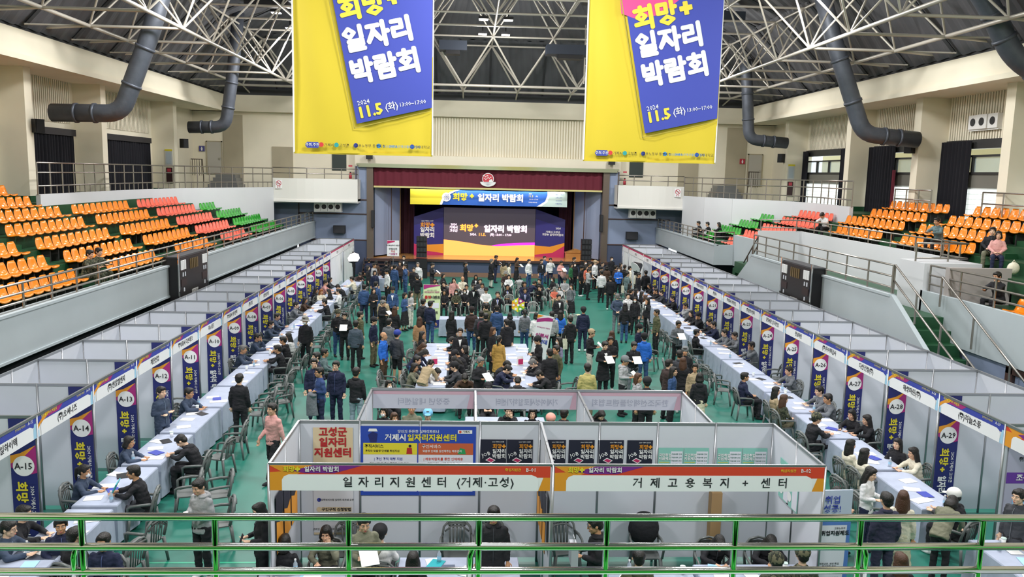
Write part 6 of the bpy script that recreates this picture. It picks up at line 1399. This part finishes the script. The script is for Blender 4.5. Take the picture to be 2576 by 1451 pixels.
def person(x, y, face, k, top, bot, hair, ex, lab, z=0.0):
    female = hair in ('lg', 'bb', 'pt', 'lb'); sc = .95 if female else 1.0
    if 'child' in lab: sc = .78
    grp = 'people in the stands' if z > 1 else 'people seated at the booth tables' if 'booth A' in lab or 'opposite' in lab else 'people in the audience and crowd' if y > 28 else 'people on the hall floor'
    t = thing('person', lab, 'person', (x, y, z), R(face), grp); t.scale = (sc*(.93 if female else 1), sc*(.94 if female else 1), sc)
    d = pose(k); hm = head_matrix(d); sit = k in 'utwe'
    b = link('body', parts(k, 'body'), t); b.material_slots[0].link = 'OBJECT'; b.material_slots[0].material = prr.choice(skins)
    coat = top in ('ct', 'ye') and not sit and k != 'k'
    o = setm(link('jacket', parts(k, 'coat' if coat else 'jacket'), t), cm(top)); 
    if coat: o.name = 'coat'
    LT = {'bk': 'dg', 'ub': 'ubl', 'nv': 'nvl', 'gy': 'gl', 'dg': 'gy', 'dn': 'ubl', 'wh': 'gl', 'gl': 'wh', 'cr': 'bg', 'bb': 'nv', 'ol': 'og', 'br': 'bg', 'og': 'gl', 'dw': 'ubl'}
    if 'hood' in lab or (top in ('gl', 'bk') and prr.random() < .22): setm(link('hood', parts(k, 'hood'), t), cm(top))
    elif top not in ('pk', 'gb', 'tn', 'co', 'cm') and prr.random() < .8: setm(link('collar', parts(k, 'collar'), t), cm(top))
    if (top in ('ub', 'dn', 'dw', 'nv', 'ol', 'gy', 'dg', 'te', 'bb', 'gn') or prr.random() < .3) and top in LT and k != 'j': setm(link('zip', parts(k, 'zip'), t), cm(LT[top]))
    bk = 'skirt' if bot in ('sk', 'cs') and not sit else 'shorts' if bot == 'sh' else 'trousers'
    o2 = setm(link(bk, parts(k, bk), t), cm(bot))
    for i in (0, 1): s = setm(link('shoe', shoem, t, (d['an'][i].x, d['an'][i].y, d['an'][i].z-.09)), cm('wh' if (int(abs(x*7+y*3)) % 4 == 0) else 'bk'))
    hk = {'lb': 'lg', 'gh': 'ms'}.get(hair, hair); hk = hk if hk in HG else 'ms'
    hm_ = {'lb': brownh, 'gh': greyh}.get(hair, hairm); hm_ = gingerh if 'ginger' in lab else hm_
    h = setm(link('hair', HG[hk], t, M=hm), hm_)
    if hair in capc:
        kind = 'beanie' if hair == 'bn' or 'beanie' in lab or 'beret' in lab else 'bucket' if ('hat' in lab and 'white' not in lab) or hair == 'ch' else 'cap'
        mm = capc[hair] if 'camouflage' not in lab else cm('cm'); setm(link('cap' if kind == 'cap' else 'hat', CAPS[kind], t, M=hm), mm)
    if 'm' in ex: link('face_mask', mk, t, M=hm)
    if 'g' in ex: link('glasses', gl, t, M=hm)
    if 'backpack' in lab and 'beside' not in lab: setm(link('backpack', bp, t), cm('bk') if 'black' in lab else mat('maroon_bag', '4a2636', .8) if 'maroon' in lab else mat('red_bag', 'b83034', .8))
    if 'tote' in lab: setm(link('tote_bag', tote, t, (.27, .05, 1.3)), cm('cr'))
    shirt = None
    if ('suit' in lab or 'white shirt' in lab or 'white tee' in lab or 'white collar' in lab) and top in ('bk', 'nv', 'dn', 'dp', 'ct', 'gy') and k != 'w':
        u = (d['nk']-d['che']).normalized(); f = V((0, -1, 0)); f = (f-u*f.dot(u)).normalized(); n0 = d['nk']-u*.0; q = MB()
        c0 = n0-u*.02+f*.07; c1 = d['che']+u*.08+f*.135; c2 = d['che']-u*.1+f*.132
        q.add([c0+V((-.05, .03, 0)), c0+V((.05, .03, 0)), c1+V((.045, 0, 0)), c1+V((-.045, 0, 0)), c2+V((.006, 0, 0)), c2+V((-.006, 0, 0))], [(0, 3, 2, 1), (3, 5, 4, 2)]); obj('shirt_front', q, white, t)
        if 'tie' in lab or 'host' in lab: q = MB(); q.add([c0+V((-.012, -.004, -.01)), c0+V((.012, -.004, -.01)), c1+V((.02, -.008, 0)), c2+V((0, -.008, 0)), c1+V((-.02, -.008, 0))], [(0, 4, 3, 2, 1)]); obj('necktie', q, navyb, t)
    # things held in the hands
    T = t.matrix_basis if 0 else Matrix.Translation((x, y, z)) @ Matrix.Rotation(R(face), 4, 'Z') @ Matrix.Diagonal((sc, sc, sc, 1))
    def held(name, mb, mats, loc, rx, l2, cat): 
        o = obj(name, mb, mats); o.matrix_basis = T @ Matrix.Translation(loc) @ Matrix.Rotation(R(rx), 4, 'X'); tag(o, l2, cat, 'held things')
    short = ' '.join(lab.replace(',', '').split()[:11])
    if k == 'p' and 'bag' not in lab and 'cup' not in lab and 'phone' not in lab: held('held_sheet', MB().box(-.13, .13, -.003, .003, -.12, .16), paper, (0, -.37, 1.2), -50, 'sheet held by ' + short, 'paper')
    if 'phone' in lab and 'caller' not in lab: held('mobile_phone', MB().box(-.035, .035, -.005, .005, -.07, .07), black, (.1, -.12, 1.5) if k == 'h' else (.08, -.15, 1.2) if k == 'e' else (0, -.32, 1.18) if k == 'p' else (.1, -.5, .9), -20, 'mobile phone of ' + short, 'phone')
    if 'cup' in lab: held('paper_cup', MB().tube([(0, 0, -.05), (0, 0, .07)], [.03, .04], 10), white, (0, -.31, 1.18), 0, 'cup held by ' + short, 'cup')
    if 'teal folder' in lab: held('teal_folder', MB().box(-.16, .16, -.008, .008, -.11, .11), mat('teal_folder', '2aa8b0', .5), (.08, -.42, .95), -25, 'teal folder held up by ' + short, 'folder')
    if 'folded grey coat' in lab: q = MB(); q.ell((0, -.2, 1.04), (.2, .1, .07), n=12, k=8); q.tube([(.02, -.22, 1.05), (.04, -.24, .8), (.05, -.22, .5)], [.14, .15, .17], 12, flat=.4); o = link('carried_coat', fused(q, .02, 'carried_coat', cloth, 3), None); o.matrix_basis = T; setm(o, cm('gy')); tag(o, 'light grey coat folded over a blue-uniformed man\'s arms', 'coat')
    if 'pink blanket' in lab: q = MB(); q.ell((.05, -.2, 1.0), (.2, .13, .33), n=12, k=8); o = link('carried_blanket', fused(q, .02, 'carried_blanket', cloth, 3), None); o.matrix_basis = T; setm(o, cm('pk')); tag(o, 'pink blanket carried by a person before the stage', 'blanket')
    if 'brochure' in lab: pass
    if 'shopping bag' in lab: held('shopping_bag', MB().box(-.16, .16, -.05, .05, -.2, .08).tube([(-.07, 0, .06), (-.06, 0, .2), (.06, 0, .2), (.07, 0, .06)], .006, 5), mat('bag_grey', 'b4b6bc', .6), (0, -.34, 1.2), 0, 'pale shopping bag held in booth B-02', 'bag')
    if 'microphone' in lab: held('microphone', MB().tube([(0, 0, -.1), (0, 0, .04), (0, 0, .08)], [.012, .014, .024], 8), black, (.08, -.2, 1.46), -20, 'black microphone in the host\'s hand', 'microphone')
    if lab.startswith('cameraman'): held('video_camera', MB().box(-.06, .06, -.16, .14, -.06, .08).tube([(0, -.16, 0), (0, -.26, 0)], .045, 10), black, (.05, -.22, 1.55), 0, 'black video camera held by the cameraman', 'camera')
    if sit and z < 1: chair(x+.1*math.sin(R(face)) * -1 * .0, y, face, 'armchair under ' + ' '.join(lab.split()[:13]), 'armchairs in use', 'light' if 27.5 < y < 45 and -3.2 < x < 7 else 'grey')
    return t
for ln in PEOPLE.strip().split('\n'):
    a, lab = ln.split('|'); x, y, face, k, top, bot, hair, ex = a.split(); person(float(x), float(y), float(face), k, top, bot, hair, ex, lab)
for x, y, z, face, k, top, bot, hair, ex, lab in [(-11.35, 24.6, 2.83, 80, 't', 'cm', 'cm', 'ms', '-', 'soldier in camouflage seated on the left stand, nearer one'), (-11.4, 25.3, 2.83, 75, 't', 'cm', 'cm', 'ms', '-', 'soldier in camouflage seated on the left stand, farther one'),
    (15.7, 35.4, 4.04, -60, 'w', 'wh', 'bk', 'ms', '-', 'man in white shirt reading on the right stand'), (15.75, 26.7, 4.2, -70, 't', 'te', 'bk', 'ms', '-', 'man in teal jacket among the orange seats on the right'),
    (15.5, 23.2, 4.04, -30, 'u', 'pk', 'nv', 'bb', '-', 'woman in pink cardigan seated at the right edge') , (15.9, 24.1, 4.04, -40, 'u', 'bk', 'og', 'ms', '-', 'person in black behind the pink cardigan'),
    (14.4, 21.3, 3.0, -70, 'e', 'bk', 'bk', 'ms', '-', 'young man in black tee leaning at the right edge stand'),
    (13.7, 46.2, 2.85, -120, 't', 'bk', 'bk', 'ms', '-', 'person in black in the far right green seats'), (14.1, 45.4, 2.95, -120, 't', 'bk', 'bk', 'bb', '-', 'person with white paper in the far right green seats'), (13.4, 47.0, 2.85, -100, 't', 'bk', 'bk', 'ms', '-', 'third person in dark clothes at the far right railing')]:
    person(x, y, face, k, top, bot, hair, ex, lab, z)
# empty chairs
EMP = []
for num, (x, y) in LYT.items():
    s = -1 if x < 0 else 1; EMP += [(x-s*1.12 if s < 0 else x-1.12, y-.42, -90 if s < 0 else 90, 'front left' if s < 0 else 'front right', num), (x+1.12 if s < 0 else x-1.12, y+.45, -90 if s < 0 else 90, 'far', num), (x-1.0 if s < 0 else x+1.0, y-.1, 90 if s < 0 else -90, 'recruiter side', num)]
occ = [(o.location.x, o.location.y) for o in bpy.data.objects if o.name.startswith('person') and o.location.z < 1]
for x, y, f, w, num in EMP:
    if abs(x) > 40: continue
    if f in (-90,) and x < 0: x = -5.35
    if any((x-a)**2+(y-b)**2 < .5 for a, b in occ): continue
    if w == 'recruiter side' and rng.random() < .6: continue
    occ.append((x, y)); chair(x, y, f+rng.uniform(-22, 22), 'empty grey armchair at booth %s table, %s' % (num, w), 'empty armchairs along the booths')
for i, (x, y, f, lab) in enumerate([(3.55, 33.0, 0, 'empty pale armchair right of the navy-suited man'), (4.35, 33.2, 0, 'empty pale armchair behind the young man in black'), (2.9, 36.4, 0, 'empty pale armchair in second audience row, right'), (4.3, 37.2, 0, 'empty pale armchair beside the child'), (-1.1, 40.9, 0, 'empty pale armchair in the rear audience row'),
    (.6, 41.3, 0, 'empty pale armchair beside the woman in black suit'), (-2.1, 38.4, 0, 'empty pale armchair behind the roulette sign'), (3.7, 41.2, 0, 'empty pale armchair at rear right of audience'), (5.0, 40.3, 0, 'empty pale armchair at the right end of audience'), (1.9, 38.6, 0, 'empty pale armchair behind the seated black suit'),
    (-2.3, 22.6, 90, 'empty grey armchair left of the left writing table, nearest'), (-2.35, 23.3, 80, 'empty grey armchair left of the left writing table'), (-2.2, 26.0, 60, 'empty armchair at the far left writing table corner'), (.15, 24.0, -70, 'empty dark armchair between the writing tables'), (.3, 26.6, -110, 'empty armchair right of the left writing table, far end'), (2.9, 22.7, -80, 'empty pale armchair by the man in the black coat'),
    (6.3, 27.4, 60, 'empty grey armchair beside the right group'), (6.5, 25.3, 80, 'empty grey armchair in the right aisle, left one'), (-5.0, 21.6, -60, 'empty grey armchair near the uniformed group'), (-.15, 12.75, 0, 'empty grey armchair at centre of booth B-01'), (.4, 12.85, 0, 'empty armchair behind the staff member in booth B-01'), (-1.9, 12.8, 10, 'armchair behind the smiling woman in booth B-01'),
    (1.65, 12.85, 10, 'armchair with jacket at left of booth B-02'), (3.0, 12.7, 0, 'dark-draped armchair at centre of booth B-02'), (-4.35, 13.9, -70, 'empty grey armchair in the left aisle near the hoodie'), (-4.75, 15.2, -70, 'empty grey armchair nearest the pink sweatshirt')]):
    chair(x, y, f, lab, 'empty armchairs on the floor', 'light' if y > 32 else 'grey')
# jackets and bags
q = MB(); q.ell((0, 0, .75), (.27, .2, .3), n=12, k=8); o = link('draped_jacket', fused(q, .02, 'draped_jacket', cloth, 4), None, (3.0, 12.95, 0)); setm(o, cm('bk')); tag(o, 'black jacket draped over the armchair in booth B-02', 'jacket')
for x, y, z, c, lab in ((15.75, 21.7, 4.1, 'ky', 'yellow-green bag on the seat at the right edge'), (15.5, 22.4, 4.1, 'cr', 'cream backpack beside the pink cardigan, right edge'), (-6.9, 16.9, .3, 'bk', 'black bag hanging beside booth A-13 recruiter'), (2.4, 39.8, .0, 'bk', 'black bag on the floor among the audience')):
    q = MB(); q.ell((0, 0, .18), (.18, .12, .18), n=12, k=8); q.tube([(-.08, 0, .3), (0, 0, .42), (.08, 0, .3)], .012, 6); setm(tag(obj('bag', q, cloth, None, (x, y, z), smooth=True), lab, 'bag'), mat('bag_lime', 'a8d820', .7) if c == 'ky' else cm(c))
